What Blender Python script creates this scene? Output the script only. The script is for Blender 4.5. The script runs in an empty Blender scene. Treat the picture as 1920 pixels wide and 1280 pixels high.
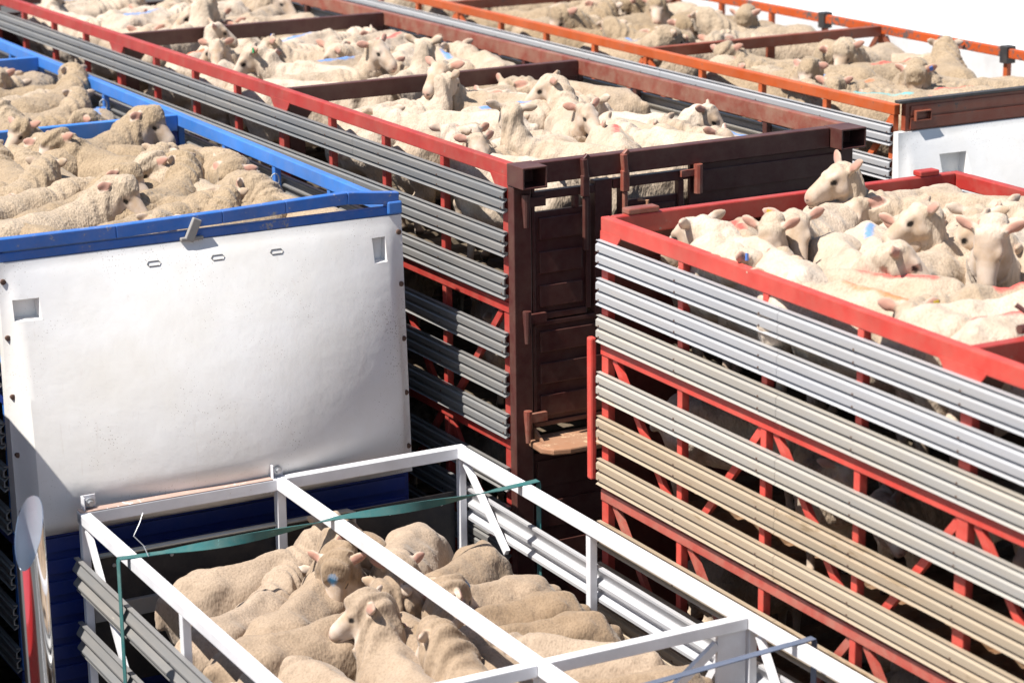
import bpy, bmesh, math, random
import numpy as np
from mathutils import Vector, Matrix

# ------------------------------------------------------------ camera, sky, sun, exposure
S = bpy.context.scene
COL = S.collection
R = math.radians
CAM_Z = 7.30
cd = bpy.data.cameras.new("camera")
cam = bpy.data.objects.new("camera", cd)
COL.objects.link(cam)
cd.sensor_width = 36.0
cd.lens = 4502.1 / 1920.0 * 36.0
cd.clip_start, cd.clip_end = 0.1, 500.0
cam.location = (0, 0, CAM_Z)
cam.rotation_mode = 'QUATERNION'
cam.rotation_quaternion = (Matrix.Rotation(R(90 - 15.304), 4, 'X') @ Matrix.Rotation(R(-0.687), 4, 'Z')).to_quaternion()
cd.dof.use_dof = True
cd.dof.focus_distance = 14.3
cd.dof.aperture_fstop = 2.0
S.camera = cam

SUN_EL = 58.0
A0 = R(28.4)                                   # mean heading of the parked trailers
vx, vy = math.cos(A0), math.sin(A0)            # across the trailers
ux, uy = -math.sin(A0), math.cos(A0)           # along the trailers
DL = R(-4.0)
hx, hy = vx * math.cos(DL) - ux * math.sin(DL), vy * math.cos(DL) - uy * math.sin(DL)
sd = Vector((hx * math.cos(R(SUN_EL)), hy * math.cos(R(SUN_EL)), -math.sin(R(SUN_EL))))
sl = bpy.data.lights.new("sun", 'SUN')
sl.energy, sl.angle, sl.color = 4.9, R(0.53), (1.0, 0.955, 0.885)
so = bpy.data.objects.new("sun", sl)
COL.objects.link(so)
so.rotation_mode = 'QUATERNION'
so.rotation_quaternion = sd.to_track_quat('-Z', 'Y')
so.location = (-20, -10, 40)

W = bpy.data.worlds.new("World")
S.world = W
W.use_nodes = True
nt = W.node_tree
sky = nt.nodes.new('ShaderNodeTexSky')
sky.sky_type = 'NISHITA'
sky.sun_disc = False
sky.sun_elevation = R(SUN_EL)
sky.sun_rotation = math.atan2(-hx, -hy)
sky.air_density, sky.dust_density, sky.ozone_density = 1.0, 0.6, 1.0
bg = nt.nodes['Background']
bg.inputs[1].default_value = 0.07
nt.links.new(sky.outputs[0], bg.inputs[0])

S.view_settings.view_transform = 'Standard'
S.view_settings.look = 'None'
S.view_settings.exposure = 0.82
S.view_settings.gamma = 1.0
S.cycles.max_bounces = 6
S.cycles.diffuse_bounces = 3
S.cycles.use_denoising = True

rnd = random.Random(7)

# ------------------------------------------------------------ helpers
def tag(o, label=None, cat=None, group=None, kind=None):
    if label: o['label'] = label
    if cat: o['category'] = cat
    if group: o['group'] = group
    if kind: o['kind'] = kind
    return o

def empty(name, loc, rz=0.0):
    o = bpy.data.objects.new(name, None)
    COL.objects.link(o)
    o.location, o.rotation_euler = loc, (0, 0, rz)
    o.empty_display_size = 0.2
    return o

def obj(name, bm, mat, parent=None, bevel=0.0, smooth=False, seg=2):
    me = bpy.data.meshes.new(name)
    bmesh.ops.recalc_face_normals(bm, faces=bm.faces)
    bm.to_mesh(me)
    bm.free()
    if smooth:
        for p in me.polygons: p.use_smooth = True
    o = bpy.data.objects.new(name, me)
    me.materials.append(mat)
    COL.objects.link(o)
    if parent: o.parent = parent
    if bevel:
        b = o.modifiers.new("bevel", 'BEVEL')
        b.width, b.segments, b.limit_method, b.angle_limit = bevel, seg, 'ANGLE', R(40)
    return o

def bx(bm, x0, x1, y0, y1, z0, z1):
    v = [bm.verts.new(p) for p in ((x0,y0,z0),(x1,y0,z0),(x1,y1,z0),(x0,y1,z0),(x0,y0,z1),(x1,y0,z1),(x1,y1,z1),(x0,y1,z1))]
    for f in ((0,3,2,1),(4,5,6,7),(0,1,5,4),(1,2,6,5),(2,3,7,6),(3,0,4,7)):
        bm.faces.new([v[i] for i in f])

def box(*a):
    bm = bmesh.new()
    bx(bm, *a)
    return bm

def bar(bm, a, b, w, h, up=(0, 0, 1)):
    """a straight rectangular bar from a to b, w across and h along up"""
    a, b = Vector(a), Vector(b)
    d = (b - a).normalized()
    s = d.cross(Vector(up))
    if s.length < 1e-4: s = d.cross(Vector((1, 0, 0)))
    s.normalize()
    n = s.cross(d)
    v = [bm.verts.new(p + s * (i * w / 2) + n * (j * h / 2)) for p in (a, b) for i, j in ((-1,-1),(1,-1),(1,1),(-1,1))]
    for f in ((3,2,1,0),(4,5,6,7),(0,1,5,4),(1,2,6,5),(2,3,7,6),(3,0,4,7)):
        bm.faces.new([v[i] for i in f])

def tube(bm, pts, r, n=10, caps=True):
    pts = [Vector(p) for p in pts]
    rings = []
    prev = None
    for i, p in enumerate(pts):
        d = (pts[min(i+1, len(pts)-1)] - pts[max(i-1, 0)]).normalized()
        s = d.orthogonal().normalized() if prev is None else (prev - d * prev.dot(d)).normalized()
        prev = s
        t = d.cross(s)
        rr = r[i] if isinstance(r, (list, tuple)) else r
        rings.append([bm.verts.new(p + (s * math.cos(k*2*math.pi/n) + t * math.sin(k*2*math.pi/n)) * rr) for k in range(n)])
    for a, b in zip(rings, rings[1:]):
        for k in range(n):
            bm.faces.new((a[k], a[(k+1) % n], b[(k+1) % n], b[k]))
    if caps:
        bm.faces.new(rings[0][::-1])
        bm.faces.new(rings[-1])

def extrude_profile(bm, prof, y0, y1, flip=1, axis='y', off=(0, 0, 0)):
    """closed profile of (x, z) swept from y0 to y1"""
    A = [bm.verts.new((off[0] + flip*x, y0, off[2] + z)) for x, z in prof]
    B = [bm.verts.new((off[0] + flip*x, y1, off[2] + z)) for x, z in prof]
    n = len(prof)
    for i in range(n):
        bm.faces.new((A[i], A[(i+1) % n], B[(i+1) % n], B[i]))
    bm.faces.new(A[::-1])
    bm.faces.new(B)

# ------------------------------------------------------------ materials
def new_mat(name):
    m = bpy.data.materials.new(name)
    m.use_nodes = True
    t = m.node_tree
    return m, t, t.nodes['Principled BSDF']

def nd(t, typ, **kw):
    n = t.nodes.new(typ)
    for k, v in kw.items():
        if k.startswith('i_'): n.inputs[int(k[2:])].default_value = v
        else: setattr(n, k, v)
    return n

def noise(t, vec, scale, detail=4.0, rough=0.6):
    n = nd(t, 'ShaderNodeTexNoise')
    n.inputs['Scale'].default_value = scale
    n.inputs['Detail'].default_value = detail
    n.inputs['Roughness'].default_value = rough
    if vec is not None: t.links.new(vec, n.inputs['Vector'])
    return n.outputs['Fac']

def ramp(t, fac, a, b):
    n = nd(t, 'ShaderNodeMapRange')
    n.clamp = True
    n.inputs['From Min'].default_value = a
    n.inputs['From Max'].default_value = b
    t.links.new(fac, n.inputs['Value'])
    return n.outputs['Result']

def mix(t, fac, a, b):
    n = nd(t, 'ShaderNodeMix', data_type='RGBA')
    if isinstance(fac, float): n.inputs['Factor'].default_value = fac
    else: t.links.new(fac, n.inputs['Factor'])
    for s, v in (('A', a), ('B', b)):
        i = [q for q in n.inputs if q.name == s and q.type == 'RGBA'][0]
        if isinstance(v, tuple): i.default_value = (*v, 1)
        else: t.links.new(v, i)
    return [q for q in n.outputs if q.type == 'RGBA'][0]

def mth(t, op, a, b=None, clamp=False):
    n = nd(t, 'ShaderNodeMath', operation=op, use_clamp=clamp)
    for i, v in enumerate((a, b)):
        if v is None: continue
        if isinstance(v, (int, float)): n.inputs[i].default_value = v
        else: t.links.new(v, n.inputs[i])
    return n.outputs[0]

def scaled(t, vec, s):
    n = nd(t, 'ShaderNodeVectorMath', operation='MULTIPLY')
    n.inputs[1].default_value = s
    t.links.new(vec, n.inputs[0])
    return n.outputs[0]

def objvec(t):
    return nd(t, 'ShaderNodeTexCoord').outputs['Object']

def bump(t, bsdf, h, strength, dist):
    b = nd(t, 'ShaderNodeBump')
    b.inputs['Strength'].default_value = strength
    b.inputs['Distance'].default_value = dist
    t.links.new(h, b.inputs['Height'])
    t.links.new(b.outputs[0], bsdf.inputs['Normal'])

def paint(name, col, chip=(0.16, 0.075, 0.04), chipped=0.06, dust=(0.36, 0.28, 0.2), dusty=0.25, rough=0.42, metal=0.0, streak=(1, 1, 1)):
    m, t, b = new_mat(name)
    v = scaled(t, objvec(t), streak)
    n1 = noise(t, v, 2.3, 5)
    n2 = noise(t, v, 26, 6, 0.7)
    n3 = noise(t, v, 6.5, 8, 0.72)
    dark = tuple(c * 0.72 for c in col)
    c = mix(t, ramp(t, n1, 0.3, 0.7), dark, col)
    dfac = mth(t, 'MULTIPLY', ramp(t, n3, 0.38, 0.75), dusty)
    c = mix(t, dfac, c, dust)
    if chipped > 0:
        e = mth(t, 'ADD', mth(t, 'MULTIPLY', n3, 0.6), mth(t, 'MULTIPLY', n2, 0.4))
        th = 0.70 - chipped
        c = mix(t, ramp(t, e, th, th + 0.03), c, chip)
    t.links.new(c, b.inputs['Base Color'])
    rr = mth(t, 'ADD', mth(t, 'MULTIPLY', n2, 0.25), rough - 0.1)
    t.links.new(rr, b.inputs['Roughness'])
    b.inputs['Metallic'].default_value = metal
    bump(t, b, n2, 0.15, 0.004)
    return m

M = {}
M['bright_red'] = paint('bright_red_paint', (0.62, 0.06, 0.045), chipped=0.035, dusty=0.22)
M['mid_red'] = paint('faded_red_paint', (0.42, 0.035, 0.028), chip=(0.24, 0.18, 0.15), chipped=0.07, dusty=0.22)
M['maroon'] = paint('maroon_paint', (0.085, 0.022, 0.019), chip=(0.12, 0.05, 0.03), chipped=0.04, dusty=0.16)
M['dusty_red'] = paint('dusty_faded_red_paint', (0.44, 0.075, 0.055), chip=(0.25, 0.14, 0.1), chipped=0.07, dust=(0.38, 0.24, 0.18), dusty=0.6)
M['dark_red'] = paint('dark_red_paint', (0.15, 0.028, 0.024), chip=(0.2, 0.08, 0.06), chipped=0.05, dusty=0.2)
M['dusty_maroon'] = paint('dusty_red_brown_paint', (0.25, 0.06, 0.04), chip=(0.2, 0.12, 0.09), chipped=0.07, dusty=0.55)
M['orange'] = paint('orange_red_paint', (0.55, 0.10, 0.02), chip=(0.10, 0.08, 0.07), chipped=0.07, dusty=0.22)
M['worn_orange'] = paint('worn_orange_paint', (0.55, 0.085, 0.012), chip=(0.10, 0.085, 0.08), chipped=0.17, dusty=0.12)
M['orange_brown'] = paint('red_brown_paint', (0.27, 0.055, 0.025), chip=(0.08, 0.07, 0.065), chipped=0.09, dusty=0.3)
M['blue'] = paint('bright_blue_paint', (0.05, 0.22, 0.66), chip=(0.2, 0.17, 0.15), chipped=0.04, dusty=0.16)
M['worn_blue'] = paint('worn_blue_paint', (0.03, 0.16, 0.55), chip=(0.30, 0.30, 0.32), chipped=0.11, dusty=0.25)
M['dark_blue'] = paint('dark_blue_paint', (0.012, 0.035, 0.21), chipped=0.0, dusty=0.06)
M['white_paint'] = paint('white_frame_paint', (0.80, 0.80, 0.83), chip=(0.42, 0.3, 0.23), chipped=0.035, dusty=0.10)
M['rusty_white'] = paint('rusted_white_paint', (0.52, 0.36, 0.30), chip=(0.75, 0.75, 0.78), chipped=0.10, dusty=0.1)
M['rust'] = paint('rusty_steel', (0.36, 0.17, 0.09), chip=(0.5, 0.33, 0.2), chipped=0.12, dusty=0.4, rough=0.7)
M['black_steel'] = paint('black_steel', (0.03, 0.03, 0.035), chipped=0.0, dusty=0.2)
M['rubber'] = paint('black_rubber_board', (0.018, 0.018, 0.022), chipped=0.0, dusty=0.12, rough=0.6)
M['grey_board'] = paint('grey_dusty_board', (0.30, 0.29, 0.28), chipped=0.03, dusty=0.5, rough=0.6)
M['galv'] = paint('galvanised_pipe', (0.46, 0.45, 0.42), chip=(0.4, 0.3, 0.2), chipped=0.03, dusty=0.3, metal=0.3)
M['bolt'] = paint('rusty_bolt', (0.10, 0.05, 0.035), chipped=0.0, dusty=0.2, rough=0.7)
M['zinc'] = paint('zinc_bolt', (0.5, 0.52, 0.55), chipped=0.0, dusty=0.1, metal=0.6)
st = (1, 0.12, 1.0)
M['alu'] = paint('clean_guard_aluminium', (0.46, 0.465, 0.49), chip=(0.5, 0.45, 0.38), chipped=0.03, dust=(0.5, 0.43, 0.33), dusty=0.3, rough=0.45, metal=0.15, streak=st)
M['alu_dusty'] = paint('dusty_guard_aluminium', (0.47, 0.45, 0.42), chip=(0.36, 0.27, 0.17), chipped=0.06, dust=(0.45, 0.36, 0.24), dusty=0.55, rough=0.48, metal=0.25, streak=st)
M['alu_dirty'] = paint('manure_stained_guard_aluminium', (0.42, 0.345, 0.255), chip=(0.25, 0.18, 0.11), chipped=0.11, dust=(0.38, 0.275, 0.18), dusty=0.85, rough=0.55, metal=0.12, streak=st)
M['alu_grey'] = paint('weathered_guard_aluminium', (0.27, 0.272, 0.275), chip=(0.5, 0.45, 0.38), chipped=0.03, dust=(0.40, 0.34, 0.27), dusty=0.4, rough=0.42, metal=0.35, streak=st)
M['floor'] = paint('slatted_deck_floor', (0.10, 0.075, 0.05), chip=(0.16, 0.12, 0.075), chipped=0.1, dust=(0.18, 0.135, 0.085), dusty=0.7, rough=0.75)
M['floor_edge'] = paint('rusty_deck_sheet', (0.20, 0.10, 0.045), chip=(0.3, 0.2, 0.10), chipped=0.12, dusty=0.5, rough=0.7)
M['strap'] = paint('teal_webbing', (0.010, 0.12, 0.125), chip=(0.1, 0.3, 0.3), chipped=0.05, dusty=0.2, rough=0.7)
M['grey_strap'] = paint('slate_webbing', (0.10, 0.13, 0.20), chipped=0, dusty=0.15, rough=0.7)
M['stack_inside'] = paint('stack_inner_wall', (0.50, 0.55, 0.63), chipped=0, dusty=0.05, rough=0.5, metal=0.55)
M['tyre'] = paint('tyre_rubber', (0.02, 0.02, 0.02), chipped=0, dusty=0.2, rough=0.8)
M['tag_yellow'] = paint('yellow_ear_tag', (0.6, 0.42, 0.03), chipped=0, dusty=0.1)
M['tag_green'] = paint('green_ear_tag', (0.02, 0.4, 0.14), chipped=0, dusty=0.1)
M['tag_blue'] = paint('blue_ear_tag', (0.05, 0.2, 0.65), chipped=0, dusty=0.1)
M['red_cab'] = paint('glossy_red_cab_paint', (0.5, 0.02, 0.015), chipped=0, dusty=0.03, rough=0.2)
M['glass'] = paint('dark_windscreen_glass', (0.02, 0.025, 0.03), chipped=0, dusty=0.02, rough=0.12)

m, t, b = new_mat('chrome_pipe')
b.inputs['Metallic'].default_value = 1.0
b.inputs['Base Color'].default_value = (0.75, 0.76, 0.78, 1)
t.links.new(mth(t, 'ADD', mth(t, 'MULTIPLY', noise(t, objvec(t), 30, 5), 0.16), 0.0), b.inputs['Roughness'])
M['chrome'] = m

# white fibreglass nose with fine road grime
m, t, b = new_mat('white_fibreglass')
v = objvec(t)
c = mix(t, ramp(t, noise(t, v, 1.6, 6), 0.35, 0.75), (0.80, 0.79, 0.78), (0.70, 0.67, 0.62))
spk = nd(t, 'ShaderNodeTexVoronoi', feature='F1')
spk.inputs['Scale'].default_value = 62
t.links.new(v, spk.inputs['Vector'])
lim = mth(t, 'MULTIPLY', ramp(t, noise(t, v, 2.4, 3), 0.40, 0.70), 0.26)
fac = mth(t, 'LESS_THAN', spk.outputs['Distance'], lim)
c = mix(t, mth(t, 'MULTIPLY', fac, 0.6), c, (0.22, 0.17, 0.12))
sc = noise(t, scaled(t, v, (14, 14, 1.2)), 2.0, 6, 0.7)
c = mix(t, mth(t, 'MULTIPLY', ramp(t, sc, 0.62, 0.8), 0.35), c, (0.45, 0.36, 0.27))
t.links.new(c, b.inputs['Base Color'])
b.inputs['Roughness'].default_value = 0.42
bump(t, b, noise(t, v, 3.5, 4), 0.25, 0.02)
M['white_nose'] = m
M['white_panel'] = paint('plain_white_panel', (0.80, 0.80, 0.80), chipped=0, dusty=0.03)

m, t, b = new_mat('asphalt_ground')
v = objvec(t)
c = mix(t, noise(t, v, 0.6, 8), (0.04, 0.04, 0.042), (0.075, 0.07, 0.065))
c = mix(t, mth(t, 'MULTIPLY', noise(t, v, 60, 3), 0.5), c, (0.12, 0.115, 0.11))
t.links.new(c, b.inputs['Base Color'])
b.inputs['Roughness'].default_value = 0.9
bump(t, b, noise(t, v, 90, 3), 0.5, 0.01)
M['asphalt'] = m

def fleece(name, base, alt, dirt, face, streaks):
    """wool and bare face in one skin; a painted mark from the object's own mark_from / mark_to / color"""
    m, t, b = new_mat(name)
    v = objvec(t)
    oi = nd(t, 'ShaderNodeObjectInfo')
    sh = nd(t, 'ShaderNodeVectorMath', operation='ADD')
    t.links.new(v, sh.inputs[0])
    t.links.new(scaled_f(t, oi.outputs['Random'], 19.0), sh.inputs[1])
    vv = sh.outputs[0]
    big = noise(t, vv, 5.0, 4)
    fine = noise(t, scaled(t, vv, (1, 1, 0.33)), 85, 3, 0.65)
    curl = nd(t, 'ShaderNodeTexVoronoi', feature='F1')
    curl.inputs['Scale'].default_value = 75
    t.links.new(scaled(t, vv, (1, 1, 0.5)), curl.inputs['Vector'])
    c = mix(t, ramp(t, big, 0.3, 0.72), base, alt)
    c = mix(t, mth(t, 'MULTIPLY', ramp(t, noise(t, vv, 11, 6, 0.7), 0.52, 0.78), 0.55), c, dirt)
    c = mix(t, mth(t, 'MULTIPLY', ramp(t, fine, 0.46, 0.70), streaks), c, tuple(0.5 * x for x in alt))
    # every animal a little lighter or darker
    hsv = nd(t, 'ShaderNodeHueSaturation')
    t.links.new(c, hsv.inputs['Color'])
    t.links.new(mth(t, 'ADD', mth(t, 'MULTIPLY', oi.outputs['Random'], 0.34), 0.84), hsv.inputs['Value'])
    t.links.new(mth(t, 'ADD', mth(t, 'MULTIPLY', oi.outputs['Random'], -0.25), 1.1), hsv.inputs['Saturation'])
    c = hsv.outputs['Color']
    z = nd(t, 'ShaderNodeVertexColor', layer_name='zone')
    sep = nd(t, 'ShaderNodeSeparateColor')
    t.links.new(z.outputs['Color'], sep.inputs[0])
    fc = mix(t, ramp(t, noise(t, vv, 9, 5), 0.38, 0.62), face, (0.40, 0.29, 0.20))
    c = mix(t, sep.outputs[0], c, fc)
    # painted mark
    a = nd(t, 'ShaderNodeAttribute', attribute_type='OBJECT', attribute_name='mark_from')
    e = nd(t, 'ShaderNodeAttribute', attribute_type='OBJECT', attribute_name='mark_to')
    def vm(op, p, q=None):
        n = nd(t, 'ShaderNodeVectorMath', operation=op)
        t.links.new(p, n.inputs[0])
        if q is not None: t.links.new(q, n.inputs[1])
        return n
    pa = vm('SUBTRACT', v, a.outputs['Vector']).outputs[0]
    ba = vm('SUBTRACT', e.outputs['Vector'], a.outputs['Vector']).outputs[0]
    k = mth(t, 'DIVIDE', vm('DOT_PRODUCT', pa, ba).outputs['Value'], mth(t, 'ADD', vm('DOT_PRODUCT', ba, ba).outputs['Value'], 1e-5), clamp=True)
    sc = nd(t, 'ShaderNodeVectorMath', operation='SCALE')
    t.links.new(ba, sc.inputs[0]); t.links.new(k, sc.inputs['Scale'])
    dist = vm('LENGTH', vm('SUBTRACT', pa, sc.outputs[0]).outputs[0]).outputs['Value']
    dist = mth(t, 'ADD', dist, mth(t, 'MULTIPLY', mth(t, 'SUBTRACT', noise(t, vv, 28, 5, 0.7), 0.5), 0.05))
    mk = mth(t, 'MULTIPLY', ramp(t, dist, 0.034, 0.010), mth(t, 'MULTIPLY', oi.outputs['Alpha'], 0.8))
    c = mix(t, mk, c, oi.outputs['Color'])
    c = mix(t, sep.outputs[2], c, (0.42, 0.20, 0.15))
    c = mix(t, sep.outputs[1], c, (0.012, 0.009, 0.008))
    t.links.new(c, b.inputs['Base Color'])
    rg = mth(t, 'SUBTRACT', 0.88, mth(t, 'MULTIPLY', sep.outputs[1], 0.6))
    t.links.new(rg, b.inputs['Roughness'])
    b.inputs['Specular IOR Level'].default_value = 0.2
    b.inputs['Sheen Weight'].default_value = 0.15
    wool = mth(t, 'SUBTRACT', 1.0, sep.outputs[0], clamp=True)
    h = mth(t, 'MULTIPLY', mth(t, 'ADD', mth(t, 'MULTIPLY', curl.outputs['Distance'], 0.8), fine), mth(t, 'ADD', mth(t, 'MULTIPLY', wool, 0.9), 0.1))
    bump(t, b, h, 0.36 if 'shorn' in name else 0.30 if 'grown' in name else 0.45, 0.012)
    return m

def scaled_f(t, fac, k):
    n = nd(t, 'ShaderNodeCombineXYZ')
    for i in range(3):
        t.links.new(mth(t, 'MULTIPLY', fac, k * (1 + 0.37 * i)), n.inputs[i])
    return n.outputs[0]

M['shorn'] = fleece('shorn_cream_fleece', (0.52, 0.42, 0.325), (0.40, 0.305, 0.215), (0.21, 0.155, 0.10), (0.52, 0.42, 0.34), 0.38)
M['woolly'] = fleece('woolly_tan_fleece', (0.42, 0.318, 0.215), (0.33, 0.245, 0.16), (0.17, 0.122, 0.076), (0.48, 0.39, 0.32), 0.7)
M['grown'] = fleece('part_grown_sandy_fleece', (0.365, 0.270, 0.188), (0.295, 0.214, 0.145), (0.20, 0.138, 0.086), (0.52, 0.43, 0.36), 0.5)

# ------------------------------------------------------------ sheep: one continuous skin per pose, grown from a distance field
GH = 0.009
GO = np.array([-0.66, -0.47, -0.02])
GN = np.array([int(1.66 / GH), int(0.94 / GH), int(1.27 / GH)])
AX = [GO[i] + GH * np.arange(GN[i]) for i in range(3)]

def lattice_noise(P, freq, seed):
    q = P * freq + seed * 13.7
    i = np.floor(q).astype(np.int64)
    f = q - i
    f = f * f * (3 - 2 * f)
    out = np.zeros(len(P))
    for dx in (0, 1):
        for dy in (0, 1):
            for dz in (0, 1):
                h = ((i[:, 0] + dx) * 374761393 + (i[:, 1] + dy) * 668265263 + (i[:, 2] + dz) * 2147483647) & 0x7fffffff
                h = ((h ^ (h >> 13)) * 1274126177) & 0x7fffffff
                v = (h ^ (h >> 16)) % 65536 / 65535.0
                out += v * (f[:, 0] if dx else 1 - f[:, 0]) * (f[:, 1] if dy else 1 - f[:, 1]) * (f[:, 2] if dz else 1 - f[:, 2])
    return out - 0.5

class Field:
    def __init__(self):
        self.F = np.full(GN, 9.0, dtype=np.float32)
    def box(self, lo, hi):
        s = []
        for i in range(3):
            a = max(0, int((lo[i] - GO[i]) / GH)); b = min(GN[i], int((hi[i] - GO[i]) / GH) + 2)
            s.append(slice(a, max(b, a + 1)))
        return tuple(s)
    def put(self, s, d, k):
        A = self.F[s]
        if k <= 0:
            self.F[s] = np.minimum(A, d)
        else:
            h = np.clip(0.5 + 0.5 * (A - d) / k, 0, 1)
            self.F[s] = A + (d - A) * h - k * h * (1 - h)
    def grid(self, s):
        return np.meshgrid(*[AX[i][s[i]].astype(np.float32) for i in range(3)], indexing='ij', sparse=True)
    def cone(self, a, b, r1, r2, k):
        a, b = np.array(a, float), np.array(b, float)
        m = max(r1, r2) + max(k, 0.02) + GH
        s = self.box(np.minimum(a, b) - m, np.maximum(a, b) + m)
        X, Y, Z = self.grid(s)
        d = b - a
        L2 = float(d @ d) + 1e-9
        t = np.clip(((X - a[0]) * d[0] + (Y - a[1]) * d[1] + (Z - a[2]) * d[2]) / L2, 0, 1)
        q = np.sqrt((X - a[0] - t * d[0]) ** 2 + (Y - a[1] - t * d[1]) ** 2 + (Z - a[2] - t * d[2]) ** 2)
        self.put(s, q - (r1 + t * (r2 - r1)), k)
    def ell(self, c, r, k, B=None):
        c, r = np.array(c, float), np.array(r, float)
        m = (max(r) if B is not None else r) + max(k, 0.02) + GH
        s = self.box(c - m, c + m)
        X, Y, Z = self.grid(s)
        p = [X - c[0], Y - c[1], Z - c[2]]
        if B is not None:
            p = [p[0] * B[i][0] + p[1] * B[i][1] + p[2] * B[i][2] for i in range(3)]
        k0 = np.sqrt((p[0] / r[0]) ** 2 + (p[1] / r[1]) ** 2 + (p[2] / r[2]) ** 2)
        k1 = np.sqrt((p[0] / r[0] ** 2) ** 2 + (p[1] / r[1] ** 2) ** 2 + (p[2] / r[2] ** 2) ** 2) + 1e-6
        self.put(s, k0 * (k0 - 1.0) / k1, k)

def surface(F):
    I = F < 0
    c = np.zeros(tuple(n - 1 for n in F.shape), dtype=np.int8)
    for dx in (0, 1):
        for dy in (0, 1):
            for dz in (0, 1):
                c += I[dx:F.shape[0]-1+dx, dy:F.shape[1]-1+dy, dz:F.shape[2]-1+dz]
    act = np.argwhere((c > 0) & (c < 8))
    idx = np.full(c.shape, -1, dtype=np.int64)
    idx[tuple(act.T)] = np.arange(len(act))
    acc = np.zeros((len(act), 3)); cnt = np.zeros(len(act))
    for ax in range(3):
        o1, o2 = [a for a in range(3) if a != ax]
        for p in (0, 1):
            for q in (0, 1):
                off = np.zeros(3, int); off[o1], off[o2] = p, q
                a = act + off
                b = a.copy(); b[:, ax] += 1
                fa, fb = F[tuple(a.T)], F[tuple(b.T)]
                m = (fa < 0) != (fb < 0)
                t = fa[m] / (fa[m] - fb[m])
                pt = a[m].astype(float); pt[:, ax] += t
                acc[m] += pt; cnt[m] += 1
    V = acc / cnt[:, None]
    quads = []
    for ax in range(3):
        o1, o2 = (ax + 1) % 3, (ax + 2) % 3
        lo = [slice(None)] * 3; hi = [slice(None)] * 3
        lo[ax], hi[ax] = slice(0, -1), slice(1, None)
        d = I[tuple(lo)].astype(np.int8) - I[tuple(hi)].astype(np.int8)
        e = np.argwhere(d != 0)
        e = e[(e[:, o1] > 0) & (e[:, o2] > 0) & (e[:, o1] < F.shape[o1]-1) & (e[:, o2] < F.shape[o2]-1)]
        sg = d[tuple(e.T)]
        def cell(p, q):
            z = e.copy(); z[:, o1] -= p; z[:, o2] -= q
            return idx[tuple(z.T)]
        Q = np.stack([cell(1, 1), cell(0, 1), cell(0, 0), cell(1, 0)], 1)
        Q[sg < 0] = Q[sg < 0][:, ::-1]
        quads.append(Q)
    Q = np.concatenate(quads)
    V = V * GH + GO
    for _ in range(1):                                     # light relaxation
        s = np.zeros_like(V); n = np.zeros(len(V))
        for i in range(4):
            for j in (1, 3):
                np.add.at(s, Q[:, i], V[Q[:, (i + j) % 4]]); np.add.at(n, Q[:, i], 1)
        V = 0.6 * V + 0.4 * s / np.maximum(n, 1)[:, None]
    return V, Q

def normals(V, Q):
    n = np.cross(V[Q[:, 2]] - V[Q[:, 0]], V[Q[:, 3]] - V[Q[:, 1]])
    N = np.zeros_like(V)
    for i in range(4): np.add.at(N, Q[:, i], n)
    return N / (np.linalg.norm(N, axis=1)[:, None] + 1e-12)

HS = 1.04
HEAD = {}        # pose key -> (poll, forward, up, side) for ear tags and head marks

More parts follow.
